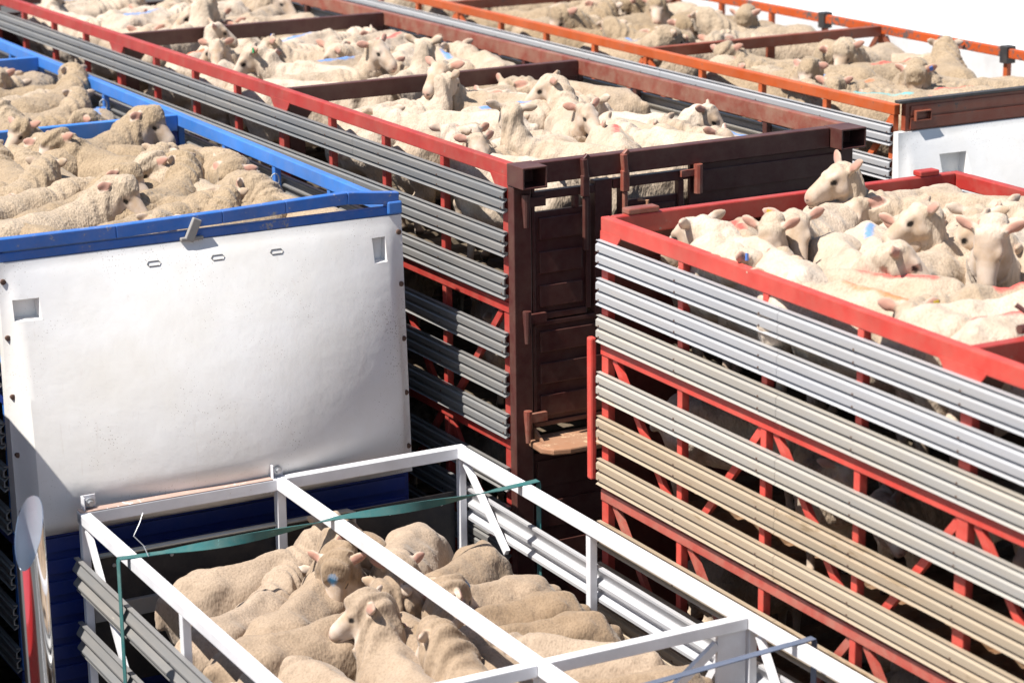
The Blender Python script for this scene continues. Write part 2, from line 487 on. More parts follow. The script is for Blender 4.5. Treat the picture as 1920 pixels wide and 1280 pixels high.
def make_sheep(key, wool, poll, yaw, pitch, seed, bend=0.0, ear=0.0):
    """wool: 0 shorn .. 1 full fleece; poll: top of the neck; the muzzle looks along yaw (left +) and dips by pitch"""
    rs = np.random.RandomState(seed)
    f = Field()
    w = wool
    fat = rs.uniform(0.88, 1.04) if w < 0.9 else rs.uniform(0.94, 1.08)
    g = 0.022 * w
    J = lambda s=0.012: rs.uniform(-s, s)
    # trunk
    f.ell((-0.05, 0, 0.455), (0.42, (0.183 + g) * fat, 0.198 + g), 0)
    f.ell((-0.31, 0, 0.475), (0.22, 0.165 + g, 0.182 + g), 0.07)
    f.ell((0.22, 0, 0.465), (0.20, 0.150 + g, 0.192 + g), 0.07)
    f.ell((-0.02, 0, 0.36), (0.33, 0.15 + g, 0.14 + g), 0.08)
    f.ell((0.36, 0, 0.44), (0.10, 0.11 + g, 0.14 + g), 0.08)
    if w < 0.9:                                            # hips, spine and shoulder blades show through short wool
        for sd_ in (-1, 1):
            f.ell((-0.27 + J(), sd_ * 0.095, 0.603 + g), (0.06, 0.045, 0.035), 0.07)
            f.cone((0.17, sd_ * (0.10 + g * 0.6), 0.57), (0.27, sd_ * (0.135 + g * 0.6), 0.42), 0.045 + g * 0.4, 0.05 + g * 0.4, 0.06)
            f.ell((-0.36, sd_ * (0.12 + g * 0.5), 0.44), (0.12, 0.07, 0.15), 0.06)
        f.cone((-0.40, 0, 0.615 + g * 0.9), (0.20, 0, 0.645 + g * 0.9), 0.03, 0.03, 0.06)
    else:
        f.ell((-0.36, 0, 0.44), (0.17, 0.18, 0.19), 0.08)
    f.cone((-0.505, 0, 0.56), (-0.545, 0, 0.44), 0.036 + g * .4, 0.026, 0.03)
    # legs
    for sd_ in (-1, 1):
        y = sd_ * 0.098
        f.cone((0.24, y * 0.9, 0.40), (0.26, y, 0.24), 0.085 + g, 0.043 + g * .6, 0.05)
        f.cone((0.26, y, 0.25), (0.255, y, 0.12), 0.040 + g * .4, 0.024, 0.02)
        f.cone((0.255, y, 0.12), (0.265, y, 0.03), 0.022, 0.024, 0.02)
        f.ell((0.275, y, 0.02), (0.035, 0.025, 0.028), 0.015)
        f.cone((-0.33, y * 0.9, 0.42), (-0.33, y, 0.28), 0.115 + g, 0.065 + g * .5, 0.05)
        f.cone((-0.33, y, 0.29), (-0.425, y, 0.215), 0.060 + g * .4, 0.034, 0.03)
        f.cone((-0.425, y, 0.215), (-0.385, y, 0.03), 0.028, 0.023, 0.02)
        f.ell((-0.375, y, 0.02), (0.035, 0.025, 0.028), 0.015)
    # head frame
    cy, sy, cp, sp = math.cos(yaw), math.sin(yaw), math.cos(pitch), math.sin(pitch)
    fw = np.array([cy * cp, sy * cp, -sp]); si = np.array([-sy, cy, 0.0]); up = np.cross(fw, si)
    poll = np.array(poll, float)
    H = lambda a, b, c: poll + (fw * a + si * b + up * c) * HS
    # neck, in two lengths so that it can curve
    base = np.array([0.28, 0, 0.50]); nk = poll - fw * 0.035 - up * 0.035
    mid = (base + nk) / 2 + np.array([0.05, 0, -0.01 if poll[2] > 0.75 else 0.02])
    q_ = 0.86 if w < 0.5 else 1.0
    f.cone(base, mid, 0.145 * q_ + g, 0.108 * q_ + g * 1.3, 0.07)
    f.cone(mid, nk, 0.106 * q_ + g * 1.3, 0.080 * q_ + g * 1.1, 0.05)
    if w > 0.5:                                            # folds of the fleece round the throat
        for q in (0.25, 0.6, 0.95):
            p_ = base + (nk - base) * q + np.array([0.02, 0, -0.03])
            f.ell(p_, (0.075, 0.125, 0.125 - 0.02 * q), 0.025)
    # head
    e_ = lambda c, r, k, B=None: f.ell(H(*c), tuple(HS * x for x in r), k, B)
    c_ = lambda p, q, r1, r2, k: f.cone(H(*p), H(*q), HS * r1, HS * r2, k)
    fr = (fw, si, up)
    e_((0.005, 0, 0.0), (0.072, 0.066, 0.064), 0.03)
    c_((0.03, 0, 0.006), (0.190, 0, -0.020), 0.064, 0.040, 0.025)
    c_((0.02, 0, -0.055), (0.180, 0, -0.058), 0.046, 0.026, 0.025)
    e_((0.205, 0, -0.034), (0.043, 0.039, 0.036), 0.02, fr)
    e_((0.200, 0, -0.066), (0.036, 0.028, 0.018), 0.012, fr)
    EARS = []
    for sd_ in (-1, 1):
        e_((0.072, sd_ * 0.046, 0.028), (0.030, 0.020, 0.018), 0.016, fr)
        e_((0.035, sd_ * 0.048, -0.045), (0.045, 0.026, 0.04), 0.02, fr)
        ed = si * sd_ * 0.88 - fw * 0.42 + up * (0.02 + ear + rs.uniform(-0.14, 0.14))
        ed /= np.linalg.norm(ed)
        en = fw * 0.75 + up * 0.62; en = en - ed * (en @ ed); en /= np.linalg.norm(en)
        et = np.cross(ed, en)
        c_((-0.018, sd_ * 0.05, 0.022), tuple(np.array((-0.018, sd_ * 0.05, 0.022)) + np.array((ed @ fw, ed @ si, ed @ up)) * 0.05), 0.024, 0.018, 0.015)
        ec = H(-0.018, sd_ * 0.05, 0.022) + ed * 0.066 * HS
        f.ell(ec, (0.043 * HS, 0.0125 * HS, 0.030 * HS), 0.008, (ed, en, et))
        f.ell(ec + ed * 0.022 * HS, (0.034 * HS, 0.0115 * HS, 0.018 * HS), 0.010, (ed, en, et))
        EARS.append((ec, ed, en, et))
    if w > 0.5:                                            # wool cap and cheeks
        e_((0.0, 0, 0.030), (0.080, 0.080, 0.066), 0.03)
        e_((0.048, 0, 0.046), (0.045, 0.054, 0.034), 0.025)
        e_((0.0, 0, -0.045), (0.088, 0.090, 0.082), 0.03)
        e_((0.055, 0, -0.075), (0.06, 0.055, 0.04), 0.03)
    V, Q = surface(f.F)
    N = normals(V, Q)
    # head-local coordinates of every vertex
    L = (V - poll) / HS
    hx_, hy_, hz_ = L @ fw, L @ si, L @ up
    r = np.sqrt(hy_ ** 2 + hz_ ** 2)
    x0 = 0.052 if w > 0.5 else 0.0
    face = np.clip((hx_ - x0 + 0.25 * np.minimum(hz_ + 0.03, 0) - (0.6 * np.maximum(hz_ - 0.02, 0) if w > 0.5 else 0)) / 0.03, 0, 1)
    face = face * (np.sqrt((hx_ - 0.12) ** 2 + r ** 2) < 0.17) * (hz_ > -0.12)
    earm = np.zeros(len(V)); inner = np.zeros(len(V))
    for ec, ed, en, et in EARS:
        D = (V - ec) / HS
        q = np.sqrt(((D @ ed) / 0.068) ** 2 + ((D @ en) / 0.022) ** 2 + ((D @ et) / 0.042) ** 2)
        m_ = np.clip((1.12 - q) / 0.1, 0, 1)
        if w > 0.5: m_ = m_ * np.clip(((D @ ed) + 0.045) / 0.01, 0, 1)
        earm = np.maximum(earm, m_)
        q = np.sqrt(((D @ ed) / 0.052) ** 2 + ((D @ et) / 0.025) ** 2)
        inner = np.maximum(inner, m_ * np.clip((1.1 - q) / 0.25, 0, 1) * np.clip((N @ en) * 3, 0, 1))
    face = np.maximum(face, earm)
    leg = np.clip((0.22 - V[:, 2]) / 0.05, 0, 1)
    face = np.maximum(face, leg * 0.8)
    pink = inner * 0.8
    pink = np.maximum(pink, 0.5 * np.clip((hx_ - 0.222) / 0.02, 0, 1) * (r < 0.07) * (hz_ > -0.062))
    dark = np.zeros(len(V))
    for sd_ in (-1, 1):
        e = np.array([0.088, sd_ * 0.058, 0.006])
        d = np.sqrt(((hx_ - e[0]) / 1.35) ** 2 + (hy_ - e[1]) ** 2 + (hz_ - e[2]) ** 2)
        dark = np.maximum(dark, np.clip((0.0165 - d) / 0.004, 0, 1))
        d = np.sqrt((hx_ - 0.244) ** 2 + (hy_ - sd_ * 0.018) ** 2 + ((hz_ + 0.028) * 1.5) ** 2)
        dark = np.maximum(dark, 0.85 * np.clip((0.014 - d) / 0.005, 0, 1))
    mouth = np.clip((0.006 - np.abs(hz_ + 0.060)) / 0.003, 0, 1) * (hx_ > 0.18) * (r < 0.08)
    dark = np.maximum(dark, 0.6 * mouth)
    dark = np.maximum(dark, 0.9 * np.clip((0.035 - V[:, 2]) / 0.01, 0, 1))
    # fleece relief
    k = 1 - face
    big = lattice_noise(V, 10, seed) * (0.032 if w < 0.5 else 0.022 if w > 0.9 else 0.024)
    med = lattice_noise(V * np.array([1, 1, 0.55]), 26, seed + 3) * (0.008 if w < 0.5 else 0.006 if w > 0.9 else 0.004)
    sm = lattice_noise(V * np.array([1, 1, 0.6]), 75, seed + 5) * (0.0035 if w < 0.5 else 0.007 if w > 0.9 else 0.003)
    V = V + N * ((big + med + sm) * np.clip(k, 0.06, 1))[:, None]
    if w < 0.5:                                            # loose skin wrinkles across neck and flank
        wr = np.sin(V[:, 0] * 85 + 9 * lattice_noise(V, 7, seed + 9)) * 0.005 * np.clip((V[:, 0] - 0.14) / 0.1, 0, 1)
        V = V + N * (wr * k)[:, None]
    else:
        wr = np.sin(V[:, 0] * 70 + 9 * lattice_noise(V, 6, seed + 9)) * (0.006 if w > 0.9 else 0.009) * np.clip((V[:, 0] - 0.22) / 0.1, 0, 1)
        V = V + N * (wr * k)[:, None]
    V[:, 1] += bend * (V[:, 0] ** 2)
    me = bpy.data.meshes.new('sheep_' + key)
    me.vertices.add(len(V)); me.vertices.foreach_set('co', V.astype(np.float32).ravel())
    me.loops.add(Q.size); me.loops.foreach_set('vertex_index', Q.astype(np.int32).ravel())
    me.polygons.add(len(Q)); me.polygons.foreach_set('loop_start', np.arange(0, Q.size, 4, dtype=np.int32))
    me.polygons.foreach_set('use_smooth', np.ones(len(Q), dtype=bool))
    me.update(calc_edges=True)
    me.validate()
    zc = me.attributes.new('zone', 'FLOAT_COLOR', 'POINT')
    zc.data.foreach_set('color', np.stack([face, dark, pink, np.ones(len(V))], 1).astype(np.float32).ravel())
    me.materials.append(M['shorn'])
    sh_ = np.array([0, bend * poll[0] ** 2, 0])
    HEAD[key] = (Vector(poll + sh_), Vector(fw), Vector(up), Vector(si), [(Vector(ec + sh_), Vector(ed), Vector(en), Vector(et)) for ec, ed, en, et in EARS])
    return me

POSES = {          # poll, yaw (deg), pitch (deg), bend, ear
    'tall':  ((0.50, 0.02, 0.80), -14, 20, 0.0, 0.5),
    'up':    ((0.50, 0.00, 0.81), 8, 30, 0.1, 0.1),
    'upL':   ((0.50, 0.04, 0.80), 65, 25, -0.1, 0.1),
    'upR':   ((0.50, -0.04, 0.80), -65, 25, 0.1, 0.1),
    'mid':   ((0.57, 0.02, 0.73), 12, 40, -0.12, 0.0),
    'midL':  ((0.54, 0.07, 0.73), 75, 35, 0.15, 0.0),
    'midR':  ((0.54, -0.07, 0.73), -75, 35, -0.15, -0.1),
    'nod':   ((0.56, 0.00, 0.78), -4, 66, 0.05, 0.0),
    'low':   ((0.66, 0.03, 0.63), 15, 38, 0.2, 0.0),
    'lowL':  ((0.61, 0.12, 0.62), 70, 35, 0.1, -0.1),
    'lowR':  ((0.61, -0.12, 0.62), -70, 35, -0.1, -0.2),
    'graze': ((0.60, -0.05, 0.50), -20, 60, 0.25, 0.0),
}
MESH = {}
for wi, wn in ((0.0, 'shorn'), (1.0, 'woolly'), (0.8, 'grown')):
    for pi, (pn, (poll, ya, pt, bd, er)) in enumerate(POSES.items()):
        for alt in ((0, 1) if pn in ('low', 'mid', 'lowL', 'lowR') else (0,)):
            k = wn + '_' + pn + ('_b' if alt else '')
            sgn = -1 if alt else 1
            MESH[k] = make_sheep(k, wi, (poll[0], poll[1] + 0.02 * alt, poll[2] - 0.02 * alt), R(ya + 12 * alt), R(pt + 6 * alt), 11 + pi * 2 + alt * 5 + int(wi) * 40, bd * sgn, er)

# ------------------------------------------------------------ ground
g = bmesh.new()
bx(g, -150, 150, -60, 320, -0.3, 0.0)
tag(obj('ground', g, M['asphalt']), kind='structure')

# ------------------------------------------------------------ stock crates
# local frame of a crate: x across (left to right in the photo), y along its length, z height; w = depth below the top rail
PROFILE = [(0, 0.0), (0.026, 0.0), (0.026, -0.004), (0.006, -0.008), (0.030, -0.027), (0.030, -0.062), (0.006, -0.067),
           (0.006, -0.071), (0.030, -0.089), (0.030, -0.124), (0.006, -0.129), (0.006, -0.132), (0.032, -0.151), (0.026, -0.155), (0.0, -0.142),
           (0.0, -0.126), (0.022, -0.119), (0.022, -0.092), (0.0, -0.074), (0.0, -0.064), (0.022, -0.057), (0.022, -0.030), (0.0, -0.010)]
PROFILE = [(x + 0.004, z) for x, z in PROFILE]
DEEP = [(0.006, 0.0), (0.034, 0.0), (0.034, -0.008), (0.016, -0.016), (0.046, -0.066), (0.046, -0.078), (0.012, -0.096),
        (0.012, -0.112), (0.046, -0.150), (0.046, -0.162), (0.016, -0.182), (0.030, -0.192), (0.030, -0.20), (0.006, -0.20),
        (0.006, -0.182), (0.038, -0.160), (0.038, -0.152), (0.004, -0.114), (0.004, -0.094), (0.038, -0.076), (0.038, -0.068), (0.006, -0.014)]

def guard(root, x, side, w, top, segs, mat, prof=PROFILE, name='guard_panel', screws=()):
    bm = bmesh.new()
    for y0, y1 in segs:
        extrude_profile(bm, prof, y0 + 0.0015, y1 - 0.0015, flip=side, off=(x, 0, top - w))
    n0_ = len(bm.faces)
    if prof is PROFILE:                                       # a screw through each rib at every post
        for y in screws:
            for dz in (-0.058, -0.120):
                xa = x + side * 0.028
                xb = x + side * 0.037
                bx(bm, min(xa, xb), max(xa, xb), y - 0.005, y + 0.005, top - w + dz - 0.005, top - w + dz + 0.005)
    o = obj(name, bm, mat, root)
    o.data.materials.append(M['bolt'])
    for p_ in o.data.polygons:
        if p_.index >= n0_: p_.material_index = 1
    return o

def side(root, Wd, s, top, y0, y1, posts, guards, rails, floors, P, braces=(), rail=(0.055, 0.09), joints=(), gusset=(), low=1.0, prof=PROFILE, brace_mat=None):
    """one long side: s = -1 left, +1 right. P = paints (rail, post, inner)"""
    xo = 0.0 if s < 0 else Wd                                  # outer face of the frame
    a, b = (xo, xo + rail[0]) if s < 0 else (xo - rail[0], xo)
    obj('top_rail', box(a, b, y0, y1, top - rail[1], top), P[0], root, 0.006)
    pa, pb = (xo + 0.003, xo + 0.05) if s < 0 else (xo - 0.05, xo - 0.003)
    for y in posts:
        thick = 0.024 if all(abs(y - q) > 0.05 for q in gusset) else 0.04
        yy0, yy1 = max(y0 + 0.003, y - thick), min(y1 - 0.003, y + thick)
        bm = bmesh.new()
        zs = [top - rail[1] - 0.001] + [z for w in rails for z in (top - w + 0.001, top - w - 0.067)] + [low]
        for i in range(0, len(zs), 2):
            bx(bm, pa, pb, yy0, yy1, zs[i + 1], zs[i])
        obj('post', bm, P[1], root, 0.004)
    for y in gusset:
        bm = bmesh.new()
        z = top - rail[1] + 0.012
        x_ = xo - 0.0035 if s < 0 else xo - 0.0065
        pts = [(-0.17, z), (0.17, z), (0.055, z - 0.13), (-0.055, z - 0.13)]
        A = [bm.verts.new((x_ + 0.001, min(max(y + q, y0), y1), zz)) for q, zz in pts]
        B = [bm.verts.new((x_ + 0.010, min(max(y + q, y0), y1), zz)) for q, zz in pts]
        for i in range(4): bm.faces.new((A[i], A[(i+1) % 4], B[(i+1) % 4], B[i]))
        bm.faces.new(A[::-1]); bm.faces.new(B)
        obj('gusset', bm, P[0], root)
    segs = []
    js = [y0] + sorted(joints) + [y1]
    for i in range(len(js) - 1): segs.append((js[i], js[i + 1]))
    for w, mt in guards:
        guard(root, xo, s, w, top, segs, M[mt], prof, screws=posts)
    for w in rails:
        c, d = (xo - 0.004, xo + 0.052) if s < 0 else (xo - 0.052, xo + 0.004)
        obj('deck_rail', box(c, d, y0 + 0.002, y1 - 0.002, top - w - 0.065, top - w), P[3] if len(P) > 3 and w > 1.4 else P[2], root, 0.004)
    for (ya, wa, yb, wb) in braces:
        bm = bmesh.new()
        xb = xo + 0.027 if s < 0 else xo - 0.027
        bar(bm, (xb, ya, top - wa), (xb, yb, top - wb), 0.028, 0.045, up=(0, 0, 1))
        obj('brace', bm, P[3] if len(P) > 3 and max(wa, wb) > 1.7 else P[2], root)

def deck(root, Wd, top, w, y0, y1, mat, pitch=0.24):
    """corrugated deck sheet with its slatted tread"""
    bm = bmesh.new()
    z = top - w
    n = int((y1 - y0 - 0.12) / pitch)
    prof = []
    for i in range(n):
        q = y0 + 0.06 + i * pitch
        prof += [(q, 0), (q + pitch * 0.40, 0), (q + pitch * 0.5, -0.035), (q + pitch * 0.9, -0.035)]
    prof.append((y0 + 0.06 + n * pitch, 0))
    up_ = [bm.verts.new((0.06, y, z + d)) for y, d in prof]
    dn_ = [bm.verts.new((Wd - 0.06, y, z + d)) for y, d in prof]
    up2 = [bm.verts.new((0.06, y, z + d - 0.006)) for y, d in prof]
    dn2 = [bm.verts.new((Wd - 0.06, y, z + d - 0.006)) for y, d in prof]
    for i in range(len(prof) - 1):
        bm.faces.new((up_[i], up_[i+1], dn_[i+1], dn_[i])); bm.faces.new((up2[i], dn2[i], dn2[i+1], up2[i+1]))
        bm.faces.new((up_[i], up2[i], up2[i+1], up_[i+1])); bm.faces.new((dn_[i], dn_[i+1], dn2[i+1], dn2[i]))
    return obj('deck', bm, mat, root)

def cross(root, Wd, top, y, h, mat, knees=None, t=0.06):
    obj('cross_beam', box(0.058, Wd - 0.058, y - t / 2, y + t / 2, top - h - 0.004, top - 0.004), mat, root, 0.006)
    if knees:
        for s in (0, 1):
            bm = bmesh.new()
            z0 = top - h - 0.0055
            pr = [(0.0, 0.0), (0.30, 0.0), (0.20, -0.03), (0.14, -0.10), (0.115, -0.24), (0.115, -0.62), (0.0, -0.62)]
            x = lambda q: (0.058 + q) if s == 0 else (Wd - 0.058 - q)
            A = [bm.verts.new((x(q), y - 0.022, z0 + d)) for q, d in pr]
            B = [bm.verts.new((x(q), y + 0.022, z0 + d)) for q, d in pr]
            for i in range(len(pr)): bm.faces.new((A[i], A[(i+1) % len(pr)], B[(i+1) % len(pr)], B[i]))
            bm.faces.new(A[::-1]); bm.faces.new(B)
            obj('knee_bracket', bm, knees, root)

def chassis(root, Wd, y0, y1, zfloor):
    bm = bmesh.new()
    for x in (Wd * 0.32, Wd * 0.68): bx(bm, x - 0.06, x + 0.06, y0 + 0.2, y1 - 0.2, zfloor - 0.42, zfloor - 0.04)
    for i in range(5):
        y = y0 + 0.5 + i * (y1 - y0 - 1.0) / 4
        bx(bm, 0.1, Wd - 0.1, y - 0.05, y + 0.05, zfloor - 0.16, zfloor - 0.045)
    obj('chassis', bm, M['black_steel'], root)
    ax = [y0 + 1.2, y0 + 2.5, y1 - 2.6, y1 - 1.3]
    for y in ax:
        for s in (0, 1):
            bm = bmesh.new()
            x0 = 0.04 if s == 0 else Wd - 0.34
            prof = [(0.0, 0.26), (0.02, 0.40), (0.05, 0.47), (0.25, 0.47), (0.28, 0.40), (0.30, 0.26), (0.24, 0.22), (0.22, 0.08), (0.08, 0.08), (0.06, 0.22)]
            n = 20
            rings = [[bm.verts.new((x0 + px, y + r_ * math.cos(2*math.pi*k/n), 0.47 + r_ * math.sin(2*math.pi*k/n))) for k in range(n)] for px, r_ in prof]
            for i in range(len(rings)):
                p, q = rings[i], rings[(i + 1) % len(rings)]
                for k in range(n): bm.faces.new((p[k], p[(k+1) % n], q[(k+1) % n], q[k]))
            obj('wheel', bm, M['tyre'], root, smooth=True)
        bm = bmesh.new(); tube(bm, [(0.2, y, 0.47), (Wd - 0.2, y, 0.47)], 0.06)
        obj('axle', bm, M['black_steel'], root)

def warren(y0, n, step, w0, w1, start=0, sgn=1):
    """zigzag braces between two rails: tops at every second post"""
    out = []
    for i in range(n):
        a, b = y0 + sgn * i * step, y0 + sgn * (i + 1) * step
        a, b = a + sgn * 0.06, b - sgn * 0.05
        if (i + start) % 2 == 0: out.append((a, w0, b, w1))
        else: out.append((a, w1, b, w0))
    return out

def lerp(a, b, t): return a + (b - a) * t

def stepped(y0, y1, n): return [lerp(y0, y1, i / n) for i in range(n + 1)]

GROUP_TR = 'livestock trailers parked side by side'

# ---- middle trailer with red rails and a dark maroon rear gate
MW, MT, ML = 2.49, CAM_Z - 2.725, 9.84
tm = empty('livestock_trailer', (-0.013, 13.919, 0), R(29.22))
tag(tm, 'long four deck stock trailer with red side rails and dark maroon rear gate', 'livestock trailer', GROUP_TR)
mp = stepped(0.032, ML - 0.032, 12)
Mguards = [(0.145, 'alu_grey'), (0.41, 'alu_grey'), (0.67, 'alu_grey'), (1.03, 'alu_grey'), (1.28, 'alu_grey'), (1.54, 'alu_grey'), (1.88, 'alu_grey'), (2.13, 'alu_grey'), (2.38, 'alu_grey'), (2.74, 'alu_grey'), (3.0, 'alu_grey')]
Mr = [0.845, 1.70, 2.56]
MP = (M['mid_red'], M['mid_red'], M['mid_red'])
mb = warren(0.06, 12, 0.815, 0.915, 1.70) + warren(0.06, 12, 0.815, 1.77, 2.55, 1)
side(tm, MW, -1, MT, 0, ML, mp, Mguards, Mr, None, MP, mb, joints=(2.05, 4.6, 7.4), gusset=(0.05, 3.28, 6.556, 9.8), low=1.05)
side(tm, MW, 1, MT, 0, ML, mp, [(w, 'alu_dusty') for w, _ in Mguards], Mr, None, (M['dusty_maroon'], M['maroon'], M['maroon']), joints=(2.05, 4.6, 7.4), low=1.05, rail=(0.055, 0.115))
for w in (0.80, 1.72, 2.58): deck(tm, MW, MT, w, 0.02, ML - 0.02, M['floor'])
deck(tm, MW, MT, 3.42, 0.02, ML - 0.02, M['floor'])
for y in (3.28, 6.556): cross(tm, MW, MT, y, 0.12, M['maroon'], M['maroon'])
cross(tm, MW, MT, ML - 0.033, 0.12, M['maroon'])
obj('front_wall', box(0.06, MW - 0.06, ML + 0.001, ML + 0.03, 1.0, MT - 0.2), M['maroon'], tm)
chassis(tm, MW, 0, ML, 1.1)
# rear end, seen in its own shade: beam, hollow corner tubes, corner post, two leaf gate, solid panel
Z = lambda w: MT - w
obj('end_beam', box(0.16, MW - 0.205, -0.085, -0.010, Z(0.125), Z(-0.004)), M['maroon'], tm, 0.006)
for x0, x1 in ((-0.012, 0.155), (MW - 0.20, MW - 0.005)):
    bm = bmesh.new()                                        # square hollow tube pointing backwards
    o_, i_ = 0.0, 0.012
    for ya, yb in ((-0.20, -0.012),):
        q = [(x0, x1, Z(0.125), Z(-0.006)), (x0 + 0.012, x1 - 0.012, Z(0.113), Z(0.006))]
        ring = lambda c, y: [bm.verts.new(p) for p in ((c[0], y, c[2]), (c[1], y, c[2]), (c[1], y, c[3]), (c[0], y, c[3]))]
        A, B, C, D = ring(q[0], yb), ring(q[0], ya), ring(q[1], ya), ring(q[1], yb - 0.03)
        for p, r_ in ((A, B), (B, C), (C, D)):
            for k in range(4): bm.faces.new((p[k], p[(k+1) % 4], r_[(k+1) % 4], r_[k]))
        bm.faces.new(D)
    obj('corner_tube', bm, M['maroon'], tm, 0.004)
bm = bmesh.new()
bx(bm, -0.006, 0.115, -0.075, -0.003, 1.0, Z(0.128))
obj('corner_post', bm, M['maroon'], tm, 0.006)
bm = bmesh.new()
bx(bm, MW - 0.10, MW, -0.06, -0.003, 1.0, Z(0.128))
obj('corner_post', bm, M['maroon'], tm, 0.006)

def ribbed(bm, x0, x1, y, z0, z1, n, t=0.03, d=0.018):
    bx(bm, x0, x1, y, y + t, z0, z1)
    for i in range(n):
        z = lerp(z0, z1, (i + 0.5) / n)
        h = (z1 - z0) / n * 0.32
        bx(bm, x0 + 0.03, x1 - 0.03, y - d, y + 0.001, z - h, z + h)

gate = obj('gate', (lambda bm: (ribbed(bm, 0.145, 0.50, -0.05, Z(0.92), Z(0.30), 3), bx(bm, 0.125, 0.145, -0.066, -0.018, Z(0.93), Z(0.15)),
      bx(bm, 0.125, 0.56, -0.066, -0.02, Z(0.225), Z(0.175)), bx(bm, 0.50, 0.53, -0.066, -0.02, Z(0.93), Z(0.226)),
      bx(bm, 0.42, 0.45, -0.066, -0.02, Z(0.299), Z(0.226)), bx(bm, 0.145, 0.50, -0.066, -0.02, Z(0.96), Z(0.921)), bm)[-1])(bmesh.new()), M['maroon'], tm, 0.004)
low_gate = obj('gate', (lambda bm: (ribbed(bm, 0.145, 0.72, -0.05, Z(1.60), Z(1.0), 3), bx(bm, 0.125, 0.145, -0.066, -0.018, Z(1.63), Z(0.975)),
      bx(bm, 0.125, 0.75, -0.066, -0.02, Z(0.999), Z(0.97)), bx(bm, 0.125, 0.75, -0.066, -0.02, Z(1.63), Z(1.601)), bm)[-1])(bmesh.new()), M['maroon'], tm, 0.004)
obj('gate_post', (lambda bm: (bx(bm, 0.56, 0.68, -0.07, -0.01, Z(0.97), Z(0.15)), bm)[-1])(bmesh.new()), M['maroon'], tm, 0.004)
obj('gate', (lambda bm: (ribbed(bm, 0.76, 1.16, -0.05, Z(0.96), Z(0.30), 3), bx(bm, 0.69, 1.24, -0.066, -0.02, Z(0.215), Z(0.155)),
     bx(bm, 1.16, 1.20, -0.066, -0.02, Z(0.96), Z(0.216)), bx(bm, 0.74, 0.76, -0.066, -0.02, Z(0.96), Z(0.216)), bm)[-1])(bmesh.new()), M['maroon'], tm, 0.004)
obj('lower_panel', (lambda bm: (ribbed(bm, 0.78, 1.24, -0.05, Z(1.60), Z(0.98), 3), bm)[-1])(bmesh.new()), M['maroon'], tm, 0.004)
obj('rear_panel', (lambda bm: (ribbed(bm, 1.25, MW - 0.11, -0.055, Z(0.98), Z(0.13), 4), bx(bm, 1.25, MW - 0.11, -0.05, -0.02, Z(3.4), Z(0.99)), bm)[-1])(bmesh.new()), M['maroon'], tm, 0.004)
obj('lower_panel', (lambda bm: (ribbed(bm, 0.12, 1.24, -0.05, Z(3.4), Z(1.80), 6), bm)[-1])(bmesh.new()), M['maroon'], tm, 0.004)
for w, par in ((0.17, gate), (0.88, gate), (1.50, low_gate)):  # barrel hinges on the corner post
    bm = bmesh.new()
    tube(bm, [(0.055, -0.115, Z(w + 0.20)), (0.055, -0.115, Z(w + 0.02)), (0.055, -0.115, Z(w))], [0.014, 0.026, 0.026])
    bx(bm, 0.05, 0.20, -0.100, -0.070, Z(w + 0.085), Z(w + 0.03))
    obj('hinge', bm, M['dusty_maroon'] if w > 1 else M['maroon'], par, smooth=False)
for x in (0.47, 0.75):                                        # hook latches hung over the beam
    bm = bmesh.new()
    bx(bm, x - 0.014, x + 0.014, -0.118, -0.088, Z(0.56), Z(0.23))
    bx(bm, x - 0.026, x + 0.022, -0.124, -0.087, Z(0.2295), Z(0.10))
    bar(bm, (x, -0.105, Z(0.12)), (x - 0.012, -0.105, Z(0.0)), 0.04, 0.034)
    bar(bm, (x - 0.012, -0.105, Z(0.01)), (x + 0.02, -0.105, Z(-0.02)), 0.03, 0.03)
    obj('latch', bm, M['dusty_maroon'] if x > 0.6 else M['maroon'], tm, 0.006)
bm = bmesh.new()
tube(bm, [(0.86, -0.075, Z(0.30)), (0.90, -0.12, Z(0.30)), (0.90, -0.12, Z(0.52)), (0.84, -0.075, Z(0.53))], 0.011)
obj('handle', bm, M['rust'], tm)
bm = bmesh.new()
tube(bm, [(1.28, -0.10, Z(0.30)), (1.28, -0.10, Z(0.12))], 0.028); bx(bm, 1.16, 1.29, -0.10, -0.075, Z(0.19), Z(0.15))
obj('hinge', bm, M['dusty_maroon'], tm)
bm = bmesh.new()
tube(bm, [(0.72, -0.085, Z(1.34)), (0.72, -0.10, Z(1.32)), (0.72, -0.10, Z(1.17)), (0.72, -0.085, Z(1.15))], 0.022)
bx(bm, 0.69, 0.75, -0.09, -0.066, Z(1.62), Z(1.30))
obj('handle', bm, M['rust'], low_gate)
bm = bmesh.new()                                             # rusty step along the foot of the upper gates
pr = [(0.09, -0.003), (0.07, -0.24), (0.12, -0.31), (0.22, -0.34), (1.9, -0.34), (1.9, -0.003)]
A = [bm.verts.new((x, y, Z(1.70))) for x, y in pr]; B = [bm.verts.new((x, y, Z(1.74))) for x, y in pr]
for i in range(len(pr)): bm.faces.new((A[i], A[(i+1) % len(pr)], B[(i+1) % len(pr)], B[i]))
bm.faces.new(A[::-1]); bm.faces.new(B)
obj('step', bm, M['rust'], tm, 0.01)
bm = bmesh.new()
pr = [(-0.01, Z(1.60)), (-0.17, Z(1.70)), (-0.01, Z(1.70))]
A = [bm.verts.new((0.125, y, z + 0.001)) for y, z in pr]; B = [bm.verts.new((0.14, y, z + 0.001)) for y, z in pr]
for i in range(3): bm.faces.new((A[i], A[(i+1) % 3], B[(i+1) % 3], B[i]))
bm.faces.new(A[::-1]); bm.faces.new(B)
obj('step_bracket', bm, M['rust'], tm)

